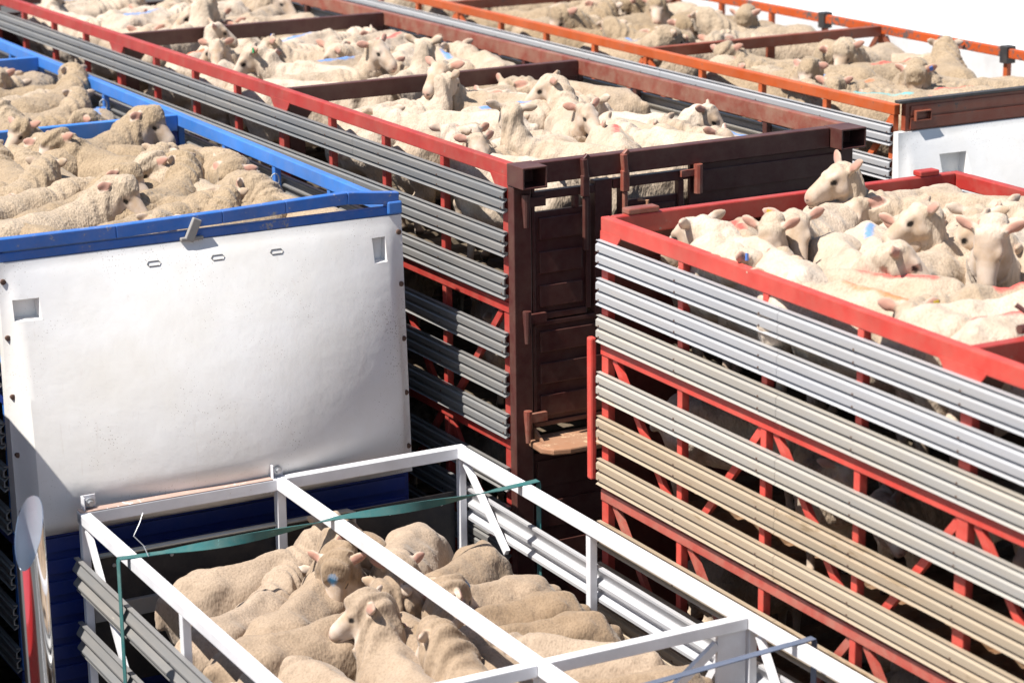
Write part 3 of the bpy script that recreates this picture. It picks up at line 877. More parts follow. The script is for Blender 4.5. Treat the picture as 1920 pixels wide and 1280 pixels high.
# ---- near right trailer, bright red frame, silver guards
RW, RT, RL = 2.45, CAM_Z - 2.811, 9.6
tr = empty('livestock_trailer', (0.492, 12.834, 0), R(28.23))
tag(tr, 'bright red framed stock trailer with silver guard rails nearest on the right', 'livestock trailer', GROUP_TR)
bay = 3.12
rp = [-0.032 - i * bay / 4 for i in range(13)]
Rg = [(0.125, 'alu'), (0.34, 'alu'), (0.55, 'alu_dusty'), (0.875, 'alu_dusty'), (1.13, 'alu_dirty'), (1.38, 'alu_dirty'), (1.75, 'alu_dirty'), (2.0, 'alu_dirty'), (2.25, 'alu_dirty'), (2.61, 'alu_dirty'), (2.86, 'alu_dirty'), (3.1, 'alu_dirty')]
Rr = [0.715, 1.565, 2.42]
rb = warren(-0.06, 12, bay / 4, 0.785, 1.565, 0, -1) + warren(-0.06, 12, bay / 4, 1.635, 2.42, 0, -1)[:1] + warren(-0.06, 12, bay / 4, 1.635, 2.42, 1, -1)[1:] + warren(-0.06, 12, bay / 4, 2.49, 3.25, 0, -1)
side(tr, RW, -1, RT, -RL, 0, rp, Rg, Rr, None, (M['bright_red'],) * 3 + (M['dusty_red'],), rb, joints=(-1.75, -4.9, -7.9), gusset=(-0.05, -bay, -2 * bay), low=1.05)
side(tr, RW, 1, RT, -RL, 0, rp, [(w, 'alu_dusty') for w, _ in Rg], Rr, None, (M['mid_red'], M['maroon'], M['maroon']), joints=(-1.75, -4.9), low=1.05)
for w in (0.735, 1.585, 2.435, 3.295): deck(tr, RW, RT, w, -RL + 0.02, -0.02, M['floor_edge'] if w > 1.2 else M['floor'])
for i in (1, 2): cross(tr, RW, RT, -bay * i, 0.11, M['mid_red'], M['maroon'])
Z = lambda w: RT - w
obj('end_beam', box(0.058, RW - 0.058, -0.062, -0.002, Z(0.11), Z(-0.002)), M['mid_red'], tr, 0.008)
bm = bmesh.new()
bx(bm, 0.06, RW - 0.06, -0.012, 0.012, Z(3.3), Z(0.112))
for w in (0.26, 0.5, 0.74): bx(bm, 0.2, RW - 0.2, -0.030, -0.0125, Z(w + 0.05), Z(w))
bx(bm, 1.02, 1.08, -0.05, -0.0125, Z(0.8), Z(0.113)); bx(bm, 1.9, 1.96, -0.05, -0.0125, Z(0.8), Z(0.113))
obj('end_panel', bm, M['dark_red'], tr, 0.003)
bm = bmesh.new()
bx(bm, 0.14, 0.34, -0.066, 0.01, Z(-0.0025), Z(-0.035)); obj('catch', bm, M['dusty_maroon'], tr, 0.008)
bm = bmesh.new()
bx(bm, RW - 0.32, RW - 0.18, -0.066, 0.01, Z(-0.0025), Z(-0.035)); obj('catch', bm, M['mid_red'], tr, 0.008)
bm = bmesh.new()
bx(bm, -0.045, -0.004, 0.035, 0.085, Z(1.52), Z(0.69)); obj('latch_bar', bm, M['bright_red'], tr, 0.012)
bm = bmesh.new()
tube(bm, [(0.35, -bay + 0.05, Z(-0.02)), (0.62, -bay + 0.05, Z(-0.02))], 0.022); tube(bm, [(0.5, -bay + 0.05, Z(-0.02)), (0.42, -bay + 0.16, Z(-0.10))], 0.012)
obj('latch', bm, M['maroon'], tr)
chassis(tr, RW, -RL, 0, 1.1)

# ---- blue trailer with a white moulded nose
BW, BT, BL = 2.50, CAM_Z - 3.016, 10.2
tb = empty('livestock_trailer', (-2.899, 13.120, 0), R(28.07))
tag(tb, 'blue framed stock trailer with a white bulging nose panel, woolly sheep on top', 'livestock trailer', GROUP_TR)
bp = [0.032] + [3.627 * i / 4 for i in (1, 2, 3)] + [3.627 + 3.35 / 4 * i for i in range(0, 8)]
Bg = [(w, 'alu_grey') for w in (0.15, 0.41, 0.66, 1.02, 1.28, 1.54, 1.88, 2.13, 2.4)]
Br = [0.85, 1.70, 2.55]
for s in (-1, 1):
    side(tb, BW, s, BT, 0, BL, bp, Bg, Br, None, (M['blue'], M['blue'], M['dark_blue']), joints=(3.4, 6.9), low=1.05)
for w in (0.79, 1.72, 2.57): deck(tb, BW, BT, w, 0.02, BL - 0.02, M['floor'])
deck(tb, BW, BT, 3.3, 0.02, BL - 0.02, M['floor'])
for y in (3.627, 6.98):
    cross(tb, BW, BT, y, 0.12, M['blue'])
    obj('divider', box(0.06, BW * 0.60, y + 0.035, y + 0.055, BT - 0.5, BT - 0.13), M['blue'], tb, 0.004)
    for s in (0, 1):
        x = 0.06 if s == 0 else BW - 0.16
        obj('knee_bracket', box(x, x + 0.10, y - 0.028, y + 0.028, BT - 0.34, BT - 0.126), M['dark_blue'], tb, 0.004)
chassis(tb, BW, 0, BL, 1.05)
Z = lambda w: BT - w
for i in (2, 3, 6):                                          # gate sockets with ring pins on the inner side of the right posts
    y = bp[i]
    bm = bmesh.new()
    bx(bm, BW - 0.12, BW - 0.053, y - 0.10, y - 0.035, Z(0.75), Z(0.20)); obj('socket', bm, M['black_steel'], tb, 0.005)
    bm = bmesh.new()
    bx(bm, BW - 0.127, BW - 0.052, y - 0.107, y - 0.034, Z(0.215), Z(0.185)); obj('socket_cap', bm, M['blue'], tb, 0.004)
    bm = bmesh.new()
    tube(bm, [(BW - 0.09 + 0.03 * math.cos(a), y - 0.12, Z(0.16) + 0.045 * math.sin(a)) for a in [k * math.pi / 6 for k in range(13)]], 0.005, 6, False)
    obj('ring_pin', bm, M['zinc'], tb)
# bent double bar across the front
bm = bmesh.new()
pts = [(-0.01, 0.0), (0.7, 0.0), (1.35, 0.012), (1.75, 0.025), (2.15, 0.035), (2.49, 0.0)]
for (xa, da), (xb, db) in zip(pts, pts[1:]):
    bar(bm, (xa, -0.035, Z(-0.025) + da), (xb, -0.035, Z(-0.025) + db), 0.055, 0.075)
obj('front_bar', bm, M['worn_blue'], tb, 0.006)
obj('front_bar', box(0.0, BW, -0.055, -0.004, Z(0.072), Z(0.022)), M['worn_blue'], tb, 0.004)
bm = bmesh.new()
bar(bm, (1.13, -0.072, Z(0.075)), (1.19, -0.072, Z(-0.05)), 0.03, 0.055); bx(bm, 1.08, 1.22, -0.085, -0.056, Z(0.074), Z(0.052))
obj('bracket', bm, M['grey_board'], tb, 0.006)
bm = bmesh.new()
bx(bm, BW - 0.09, BW + 0.008, -0.07, 0.06, Z(0.07), Z(-0.012)); obj('corner_cap', bm, M['blue'], tb, 0.012)
# nose panel: a thick dished sheet that bulges forward, with two recessed pockets and three slots cut in
NX, NZ = 84, 54
n0, n1 = 0.075, 1.69
def nose_y(x, w, Wd, amp, lean=0.07):
    a = min(1.0, max(0.0, x / Wd)); c = min(1.0, max(0.0, (w - n0) / (n1 - n0)))
    e = min(1.0, min(a, 1 - a) / 0.035); e = e * e * (3 - 2 * e)
    e2 = min(1.0, min(c, 1 - c) / 0.05 + 0.15)
    px = math.cos((a - 0.47) * math.pi * 0.93) ** 0.8
    pc = math.sin(math.pi * min(1, c / 0.78) / 2) if c < 0.78 else 1 - 0.55 * ((c - 0.78) / 0.22) ** 1.6
    return -0.058 - lean * c - amp * (0.10 + 0.90 * px) * e * pc * e2
def nose(root, Wd, top, amp, pockets, mat, w_a=n0, w_b=n1, lean=0.07):
    bm = bmesh.new()
    V = {}
    for i in range(NX + 1):
        for j in range(NZ + 1):
            x, w = Wd * i / NX - 0.004 * (i == 0) + 0.004 * (i == NX), lerp(w_a, w_b, j / NZ)
            V[i, j] = bm.verts.new((x, nose_y(x, w, Wd, amp, lean), top - w))
    holes = []
    for (x0, x1, wa, wb, dep) in pockets:
        i0, i1 = round(x0 / Wd * NX), round(x1 / Wd * NX)
        j0, j1 = round((wa - w_a) / (w_b - w_a) * NZ), round((wb - w_a) / (w_b - w_a) * NZ)
        holes.append((i0, i1, j0, j1, dep))
    for i in range(NX):
        for j in range(NZ):
            if any(a <= i < b and c <= j < d for a, b, c, d, _ in holes): continue
            bm.faces.new((V[i, j], V[i, j+1], V[i+1, j+1], V[i+1, j]))
    for a, b, c, d, dep in holes:
        loop = [(i, c) for i in range(a, b)] + [(b, j) for j in range(c, d)] + [(i, d) for i in range(b, a, -1)] + [(a, j) for j in range(d, c, -1)]
        yb = max(V[k].co.y for k in loop) + dep
        xm, zm = sum(V[k].co.x for k in loop) / len(loop), sum(V[k].co.z for k in loop) / len(loop)
        bk = [bm.verts.new((lerp(V[k].co.x, xm, 0.08), yb, lerp(V[k].co.z, zm, 0.08))) for k in loop]
        for q in range(len(loop)):
            r_ = (q + 1) % len(loop)
            bm.faces.new((V[loop[q]], V[loop[r_]], bk[r_], bk[q]))
        bm.faces.new(bk)
    # return edges
    edge = [(i, 0) for i in range(NX)] + [(NX, j) for j in range(NZ)] + [(i, NZ) for i in range(NX, 0, -1)] + [(0, j) for j in range(NZ, 0, -1)]
    bk = [bm.verts.new((V[k].co.x, -0.004 if k[1] < NZ else V[k].co.y + 0.05, V[k].co.z)) for k in edge]
    for q in range(len(edge)):
        r_ = (q + 1) % len(edge)
        bm.faces.new((V[edge[q]], bk[q], bk[r_], V[edge[r_]]))
    o = obj('nose_panel', bm, mat, root, smooth=True)
    o.data.set_sharp_from_angle(angle=R(35))
    return o
np_ = nose(tb, BW, BT, 0.35, [(0.06, 0.21, 0.27, 0.40, 0.05), (BW - 0.20, BW - 0.11, 0.20, 0.34, 0.05)], M['white_nose'])
for x, w in ((0.90, 0.175), (1.29, 0.185), (1.66, 0.195)):       # slotted lamp recesses
    y = nose_y(x, w, BW, 0.35)
    bm = bmesh.new()
    pt = [(x - 0.040, w), (x - 0.030, w - 0.013), (x + 0.030, w - 0.013), (x + 0.040, w), (x + 0.030, w + 0.013), (x - 0.030, w + 0.013), (x - 0.040, w)]
    tube(bm, [(a, nose_y(a, b_, BW, 0.35) - 0.001, BT - b_) for a, b_ in pt], 0.0038, 6, False)
    obj('slot', bm, M['alu_grey'], np_)
for x in (0.022, BW - 0.022):
    for w in (0.18, 0.50, 0.84, 1.18, 1.52):
        y = nose_y(x, w, BW, 0.35)
        bm = bmesh.new()
        tube(bm, [(x, y + 0.01, BT - w), (x, y - 0.012, BT - w), (x, y - 0.014, BT - w)], [0.017, 0.016, 0.008], 10)
        obj('bolt', bm, M['bolt'], np_)
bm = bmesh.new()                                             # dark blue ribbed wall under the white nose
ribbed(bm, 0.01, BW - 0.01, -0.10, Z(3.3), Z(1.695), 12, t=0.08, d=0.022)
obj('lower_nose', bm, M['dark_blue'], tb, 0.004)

# ---- orange trailer at the back right, white nose
OW, OT, OL = 2.45, CAM_Z - 2.875, 11.0
to = empty('livestock_trailer', (2.699, 16.657, 0), R(28.93))
tag(to, 'orange railed stock trailer with a plain white nose at the back right', 'livestock trailer', GROUP_TR)
op = [0.032] + [3.29 * i / 4 for i in range(1, 14)]
Og = [(w, 'alu') for w in (0.135, 0.385, 0.64, 1.02, 1.28, 1.54, 1.88, 2.13, 2.4)]
ob = []
for i in range(0, 4):
    y = 3.29 * i
    if i: ob.append((y - 0.05, 0.10, y - 0.62, 0.82))
    ob.append((y + 0.05, 0.10, y + 0.62, 0.82))
obl = ob + warren(0.06, 12, 0.8225, 0.93, 1.68)
side(to, OW, -1, OT, 0, OL, op, Og, Br, None, (M['orange'],) * 3, obl, joints=(3.0, 6.2), low=1.05, rail=(0.055, 0.075))
side(to, OW, 1, OT, 0, OL, op, [(w + 0.25, m_) for w, m_ in Og], Br, None, (M['worn_orange'], M['orange'], M['orange_brown']), ob, joints=(3.0, 6.2), low=1.05, rail=(0.055, 0.075))
for w in (0.79, 1.72, 2.57): deck(to, OW, OT, w, 0.02, OL - 0.02, M['floor'])
for y in (3.29, 6.85):
    cross(to, OW, OT, y, 0.09, M['orange_brown'])
    obj('divider', (lambda bm: (bx(bm, 0.06, 1.25, y + 0.035, y + 0.065, OT - 0.38, OT - 0.32), bx(bm, 1.55, OW - 0.06, y + 0.035, y + 0.065, OT - 0.30, OT - 0.25), bx(bm, 1.25, 1.33, y + 0.035, y + 0.065, OT - 0.5, OT - 0.095), bm)[-1])(bmesh.new()), M['orange_brown'], to, 0.004)
chassis(to, OW, 0, OL, 1.05)
Z = lambda w: OT - w
bm = bmesh.new()
bx(bm, 0.06, OW - 0.004, -0.05, -0.002, Z(0.185), Z(-0.012))
bx(bm, 0.10, OW - 0.02, -0.060, -0.051, Z(0.08), Z(0.01)); bx(bm, 0.10, OW - 0.02, -0.060, -0.051, Z(0.175), Z(0.095))
obj('end_panel', bm, M['orange_brown'], to, 0.005)
obj('end_cap', box(0.0, OW - 0.05, -0.062, -0.002, Z(-0.0135), Z(-0.034)), M['black_steel'], to, 0.004)
bm = bmesh.new()
q = [(0.13, 0.27, Z(0.12), Z(0.045)), (0.14, 0.26, Z(0.11), Z(0.055))]
ring = lambda c, y: [bm.verts.new(p) for p in ((c[0], y, c[2]), (c[1], y, c[2]), (c[1], y, c[3]), (c[0], y, c[3]))]
A, B_, C_, D_ = ring(q[0], -0.055), ring(q[0], -0.085), ring(q[1], -0.085), ring(q[1], -0.06)
for p, r_ in ((A, B_), (B_, C_), (C_, D_)):
    for k in range(4): bm.faces.new((p[k], p[(k+1) % 4], r_[(k+1) % 4], r_[k]))
bm.faces.new(D_)
obj('corner_tube', bm, M['orange_brown'], to, 0.003)
n0, n1 = 0.19, 1.75
on_ = nose(to, OW, OT, 0.34, [(0.33, 0.56, 0.36, 0.54, 0.05)], M['white_nose'], n0, n1, 0.08)
for x in (0.02, OW - 0.02):
    for w in (0.55, 0.9, 1.25):
        y = nose_y(x, w, OW, 0.34, 0.08)
        bm = bmesh.new(); tube(bm, [(x, y + 0.01, OT - w), (x, y - 0.012, OT - w)], 0.014, 8)
        obj('bolt', bm, M['bolt'], on_)
bm = bmesh.new(); ribbed(bm, 0.01, OW - 0.01, -0.07, Z(3.3), Z(1.76), 10, t=0.06)
obj('lower_nose', bm, M['orange_brown'], to)
for i in (2, 5, 8):
    bm = bmesh.new(); bx(bm, OW - 0.075, OW + 0.02, op[i] - 0.045, op[i] + 0.045, Z(0.12), Z(-0.02)); obj('clamp', bm, M['black_steel'], to, 0.006)

# ---- plain white box trailer beyond it
tw = empty('box_trailer', (2.699, 16.657, 0), R(28.93))
tag(tw, 'plain white box trailer standing beyond the orange stock trailer', 'box trailer')
obj('body', box(OW + 0.55, OW + 3.05, -3.5, 11.5, 0.95, OT - 0.10), M['white_panel'], tw, 0.03)
for y in (-2, 1, 4, 7): obj('roof_seam', box(OW + 0.60, OW + 3.0, y - 0.012, y + 0.012, OT - 0.099, OT - 0.094), M['white_panel'], tw)
for y in (-2.0, -0.7, 7.6, 8.9):
    bm = bmesh.new()
    tube(bm, [(OW + 0.6, y, 0.48), (OW + 0.9, y, 0.48)], 0.48, 20); tube(bm, [(OW + 2.7, y, 0.48), (OW + 3.0, y, 0.48)], 0.48, 20); tube(bm, [(OW + 0.85, y, 0.48), (OW + 2.75, y, 0.48)], 0.07, 8)
    obj('axle', bm, M['tyre'], tw)

# ---- white framed stock crate in front
WW, WT, WL = 2.45, CAM_Z - 4.481, 5.6
tt = empty('stock_crate', (-2.473, 12.852, 0), R(28.19))
tag(tt, 'small white framed open stock crate in the foreground, with a teal strap across', 'stock crate')
wbay = 3.20
Z = lambda w: WT - w
wp = [-0.035, -1.62, -wbay, -4.4, -5.5]
Wg = [(0.27, 'alu'), (0.66, 'alu')]
DW = 1.06
wb_l = [(-0.10, 0.085, -0.88, 1.05), (-wbay - 0.08, 0.085, -wbay - 0.75, 1.05), (-wbay + 0.10, 0.085, -wbay + 0.75, 1.05)]
wb_r = [(-0.10, 0.085, -0.62, 0.50), (-wbay - 0.08, 0.085, -wbay - 0.75, 1.05), (-wbay + 0.10, 0.085, -wbay + 0.75, 1.05)]
for s, wbr in ((-1, wb_l), (1, wb_r)):
    side(tt, WW, s, WT, -WL, 0, wp, [(w, 'alu_grey' if s < 0 else 'alu') for w, _ in Wg] + [(w, 'alu_grey') for w in (1.22, 1.6)], [1.10], None, (M['white_paint'],) * 3, wbr, rail=(0.062, 0.065), low=0.85, prof=DEEP)
obj('top_rail', box(WW / 2 - 0.031, WW / 2 + 0.031, -WL, -0.064, Z(0.062), Z(-0.003)), M['white_paint'], tt, 0.006)
obj('cross_beam', box(0.0, WW / 2 - 0.02, -0.064, 0.002, Z(0.068), Z(-0.004)), M['white_paint'], tt, 0.005)
obj('rusty_plate', box(0.003, WW / 2 - 0.05, -0.063, 0.001, Z(-0.0045), Z(-0.010)), M['rusty_white'], tt, 0.002)
obj('cross_beam', box(WW / 2 - 0.019, WW, -0.064, 0.002, Z(0.068), Z(-0.004)), M['white_paint'], tt, 0.005)
for xa, xb in ((0.064, WW / 2 - 0.033), (WW / 2 + 0.033, WW - 0.064)):
    obj('cross_beam', box(xa, xb, -wbay - 0.03, -wbay + 0.03, Z(0.065), Z(0.0)), M['white_paint'], tt, 0.005)
for (x, y) in ((WW / 2, -0.034), (WW / 2, -wbay)):
    bm = bmesh.new(); bx(bm, x - 0.028, x + 0.028, y - 0.028, y + 0.028, Z(1.09), Z(0.069)); obj('post', bm, M['white_paint'], tt, 0.004)
bm = bmesh.new(); bx(bm, WW - 0.23, WW - 0.064, -wbay - 0.012, -wbay + 0.012, Z(0.50), Z(0.066)); obj('gusset', bm, M['white_paint'], tt, 0.003)
bm = bmesh.new(); bar(bm, (WW - 0.23, -wbay, Z(0.12)), (WW - 0.75, -wbay, Z(0.50)), 0.03, 0.045); obj('brace', bm, M['white_paint'], tt)
for x in (0.03, WW / 2 - 0.045):                                # bolted lugs standing on the front beam
    bm = bmesh.new()
    bx(bm, x, x + 0.085, 0.003, 0.011, Z(0.10), Z(-0.085)); bx(bm, x, x + 0.008, -0.045, 0.003, Z(-0.005), Z(-0.085))
    lug = obj('lug', bm, M['white_paint'], tt, 0.003)
    bm = bmesh.new()
    tube(bm, [(x + 0.048, 0.003, Z(-0.042)), (x + 0.048, -0.012, Z(-0.042))], 0.026, 12); tube(bm, [(x + 0.048, -0.012, Z(-0.042)), (x + 0.048, -0.034, Z(-0.042))], 0.016, 6)
    obj('bolt', bm, M['zinc'], lug)
fb_ = obj('front_board', box(0.055, WW - 0.055, 0.004, 0.024, Z(1.09), Z(0.30)), M['rubber'], tt, 0.003)
for i in range(7):
    x = lerp(0.2, WW - 0.15, i / 6)
    for w in (0.36, 0.80):
        bm = bmesh.new(); tube(bm, [(x, 0.004, Z(w)), (x, -0.006, Z(w))], 0.011, 8)
        obj('bolt', bm, M['zinc'], fb_)
bm = bmesh.new(); bx(bm, 0.06, 1.70, -0.03, 0.003, Z(0.68), Z(0.58)); obj('kick_board', bm, M['grey_board'], tt, 0.003)
bm = bmesh.new()
tube(bm, [(0.06, -0.02, Z(0.285)), (1.66, -0.02, Z(0.285)), (1.70, -0.02, Z(0.30)), (1.70, -0.02, Z(0.62))], 0.016, 8)
obj('pipe_rail', bm, M['galv'], tt, smooth=True)
bm = bmesh.new()
tube(bm, [(0.05, -wbay - 0.16, Z(0.36)), (WW - 0.07, -wbay - 0.16, Z(0.36)), (WW - 0.05, -wbay - 0.16, Z(0.40)), (WW - 0.05, -wbay - 0.16, Z(0.8))], 0.02, 8)
obj('pipe_rail', bm, M['galv'], tt, smooth=True)
bm = bmesh.new()
tube(bm, [(0.10, -0.90, Z(0.0)), (0.09, -0.86, Z(-0.05)), (0.05, -0.82, Z(-0.10)), (0.10, -0.78, Z(-0.15)), (0.13, -0.76, Z(-0.20))], 0.0025, 5)
obj('loose_wire', bm, M['zinc'], tt)
deck(tt, WW, WT, DW, -WL + 0.02, -0.02, M['floor'])
deck(tt, WW, WT, 1.95, -WL + 0.02, -0.02, M['floor'])
chassis(tt, WW, -WL, 0, 0.88)

# ---- webbing straps over the white crate (lie on its rails)
def strap(name, y_l, y_r, twist, mat, label, drop):
    bm = bmesh.new()
    n = 160
    pts = []
    for i in range(n + 1):
        t_ = i / n
        pts.append((lerp(-0.056, WW + 0.056, t_), lerp(y_l, y_r, t_), WT + 0.007 - (0.02 * abs(math.sin(2 * math.pi * t_)) if twist else 0.0), math.pi * twist * max(0, min(1, (t_ - 0.1) / 0.8))))
    path = [(-0.060, y_l, WT - drop, None)] + [(-0.060, y_l, WT - 0.01, None)] + pts + [(WW + 0.060, y_r, WT - 0.01, None), (WW + 0.060, y_r, WT - drop, None)]
    prev = None
    hw, th = (0.026 if twist else 0.022), 0.0022
    for x, y, z, a in path:
        if a is None: d, nrm = Vector((0, hw, 0)), Vector((th, 0, 0))
        else:
            d = Vector((0, hw * math.cos(a), hw * math.sin(a))); nrm = Vector((0, -th * math.sin(a), th * math.cos(a)))
        c = Vector((x, y, z))
        ring_ = [bm.verts.new(c + d + nrm), bm.verts.new(c - d + nrm), bm.verts.new(c - d - nrm), bm.verts.new(c + d - nrm)]
        if prev:
            for k in range(4): bm.faces.new((prev[k], prev[(k+1) % 4], ring_[(k+1) % 4], ring_[k]))
        prev = ring_
    o = obj(name, bm, M[mat], smooth=True)
    o.data.set_sharp_from_angle(angle=R(40))
    o.location, o.rotation_euler = tt.location, tt.rotation_euler
    tag(o, label, 'strap')
    return o
strap('strap', -0.87, -0.86, 2.0, 'strap', 'twisted teal webbing strap pulled across the top of the white crate', 1.15)
strap('strap', -wbay - 0.62, -wbay - 0.42, 0, 'grey_strap', 'slate grey webbing strap behind the second cross beam of the white crate', 0.9)

# ---- prime mover with a chrome stack, mostly below the frame at the left
tc = empty('truck_cab', (-3.62, 10.10, 0), R(28.0))
tag(tc, 'red truck at the left edge with a tall chrome exhaust stack', 'truck')
bm = bmesh.new()
pr = [(-1.15, 0.9), (-1.15, 2.05), (-1.02, 2.35), (-0.85, 2.46), (0.45, 2.46), (0.62, 2.35), (0.75, 2.05), (0.75, 0.9)]
A = [bm.verts.new((x, -2.2, z)) for x, z in pr]; B_ = [bm.verts.new((x, 0.35, z)) for x, z in pr]
for i in range(len(pr)): bm.faces.new((A[i], A[(i+1) % len(pr)], B_[(i+1) % len(pr)], B_[i]))
bm.faces.new(A[::-1]); bm.faces.new(B_)
obj('cab', bm, M['red_cab'], tc, 0.05, seg=3)
obj('body', box(-1.15, 1.50, 1.75, 9.8, 1.0, 4.22), M['black_steel'], tc, 0.03)  # unseen body, added and sized to cast a shadow on the white nose
obj('hood', box(-0.9, 0.5, -3.5, -2.21, 0.9, 1.7), M['red_cab'], tc, 0.08, seg=3)
obj('windscreen', box(-0.95, 0.6, -2.215, -2.202, 1.75, 2.25), M['glass'], tc, 0.02)
for x in (-0.9, 0.9):
    for y in (-2.9, 0.9, 6.5, 7.8):
        bm = bmesh.new(); tube(bm, [(x - 0.15, y, 0.5), (x + 0.15, y, 0.5)], 0.5, 22); obj('wheel', bm, M['tyre'], tc)
obj('chassis', box(-0.45, 0.45, -3.3, 9.5, 0.55, 0.88), M['black_steel'], tc)
SX = (-2.37, 11.07)                                          # the stack's own foot in the world
bm = bmesh.new()
inv = Matrix.Rotation(-R(28.0), 4, 'Z')
def wl(p):                                                    # world -> cab
    return inv @ (Vector(p) - Vector((-3.62, 10.10, 0)))
rad, n = 0.074, 40
foot, tip = Vector((SX[0] + 0.02, SX[1], 0.7)), Vector((SX[0], SX[1], 3.50))
ax = (tip - foot).normalized()
s_ = ax.orthogonal().normalized(); t_ = ax.cross(s_)
cut = Vector((-0.40, -1.0, 0)).normalized()                   # the mouth is cut away on this side
rings = []
def top_l(k):
    d = s_ * math.cos(2*math.pi*k/n) + t_ * math.sin(2*math.pi*k/n)
    return (tip - foot).length - 0.34 * (0.5 + 0.5 * d.dot(cut)) ** 1.2
for rr, inner in ((rad, 0), (rad - 0.0025, 1)):
    for f in ([0, 0.2, 0.4, 0.6, 0.8, 0.9, 1] if not inner else [1, 0.8]):
        rings.append([bm.verts.new(foot + ax * (top_l(k) * f) + (s_ * math.cos(2*math.pi*k/n) + t_ * math.sin(2*math.pi*k/n)) * rr) for k in range(n)])
for a, b_ in zip(rings, rings[1:]):
    for k in range(n): bm.faces.new((a[k], a[(k+1) % n], b_[(k+1) % n], b_[k]))
bm.faces.new(rings[-1])
for v_ in bm.verts: v_.co = wl(v_.co)
nb = len(bm.faces)
o = obj('exhaust_stack', bm, M['chrome'], tc, smooth=True)
o.data.materials.append(M['stack_inside'])
for p_ in o.data.polygons:
    if p_.index >= 7 * n: p_.material_index = 1
o.data.set_sharp_from_angle(angle=R(50))
bm = bmesh.new()
a_ = wl((SX[0] + 0.06, SX[1], 1.0)); bar(bm, a_, a_ + Vector((-0.55, -0.2, 0)), 0.06, 0.06)
obj('stack_bracket', bm, M['black_steel'], tc)

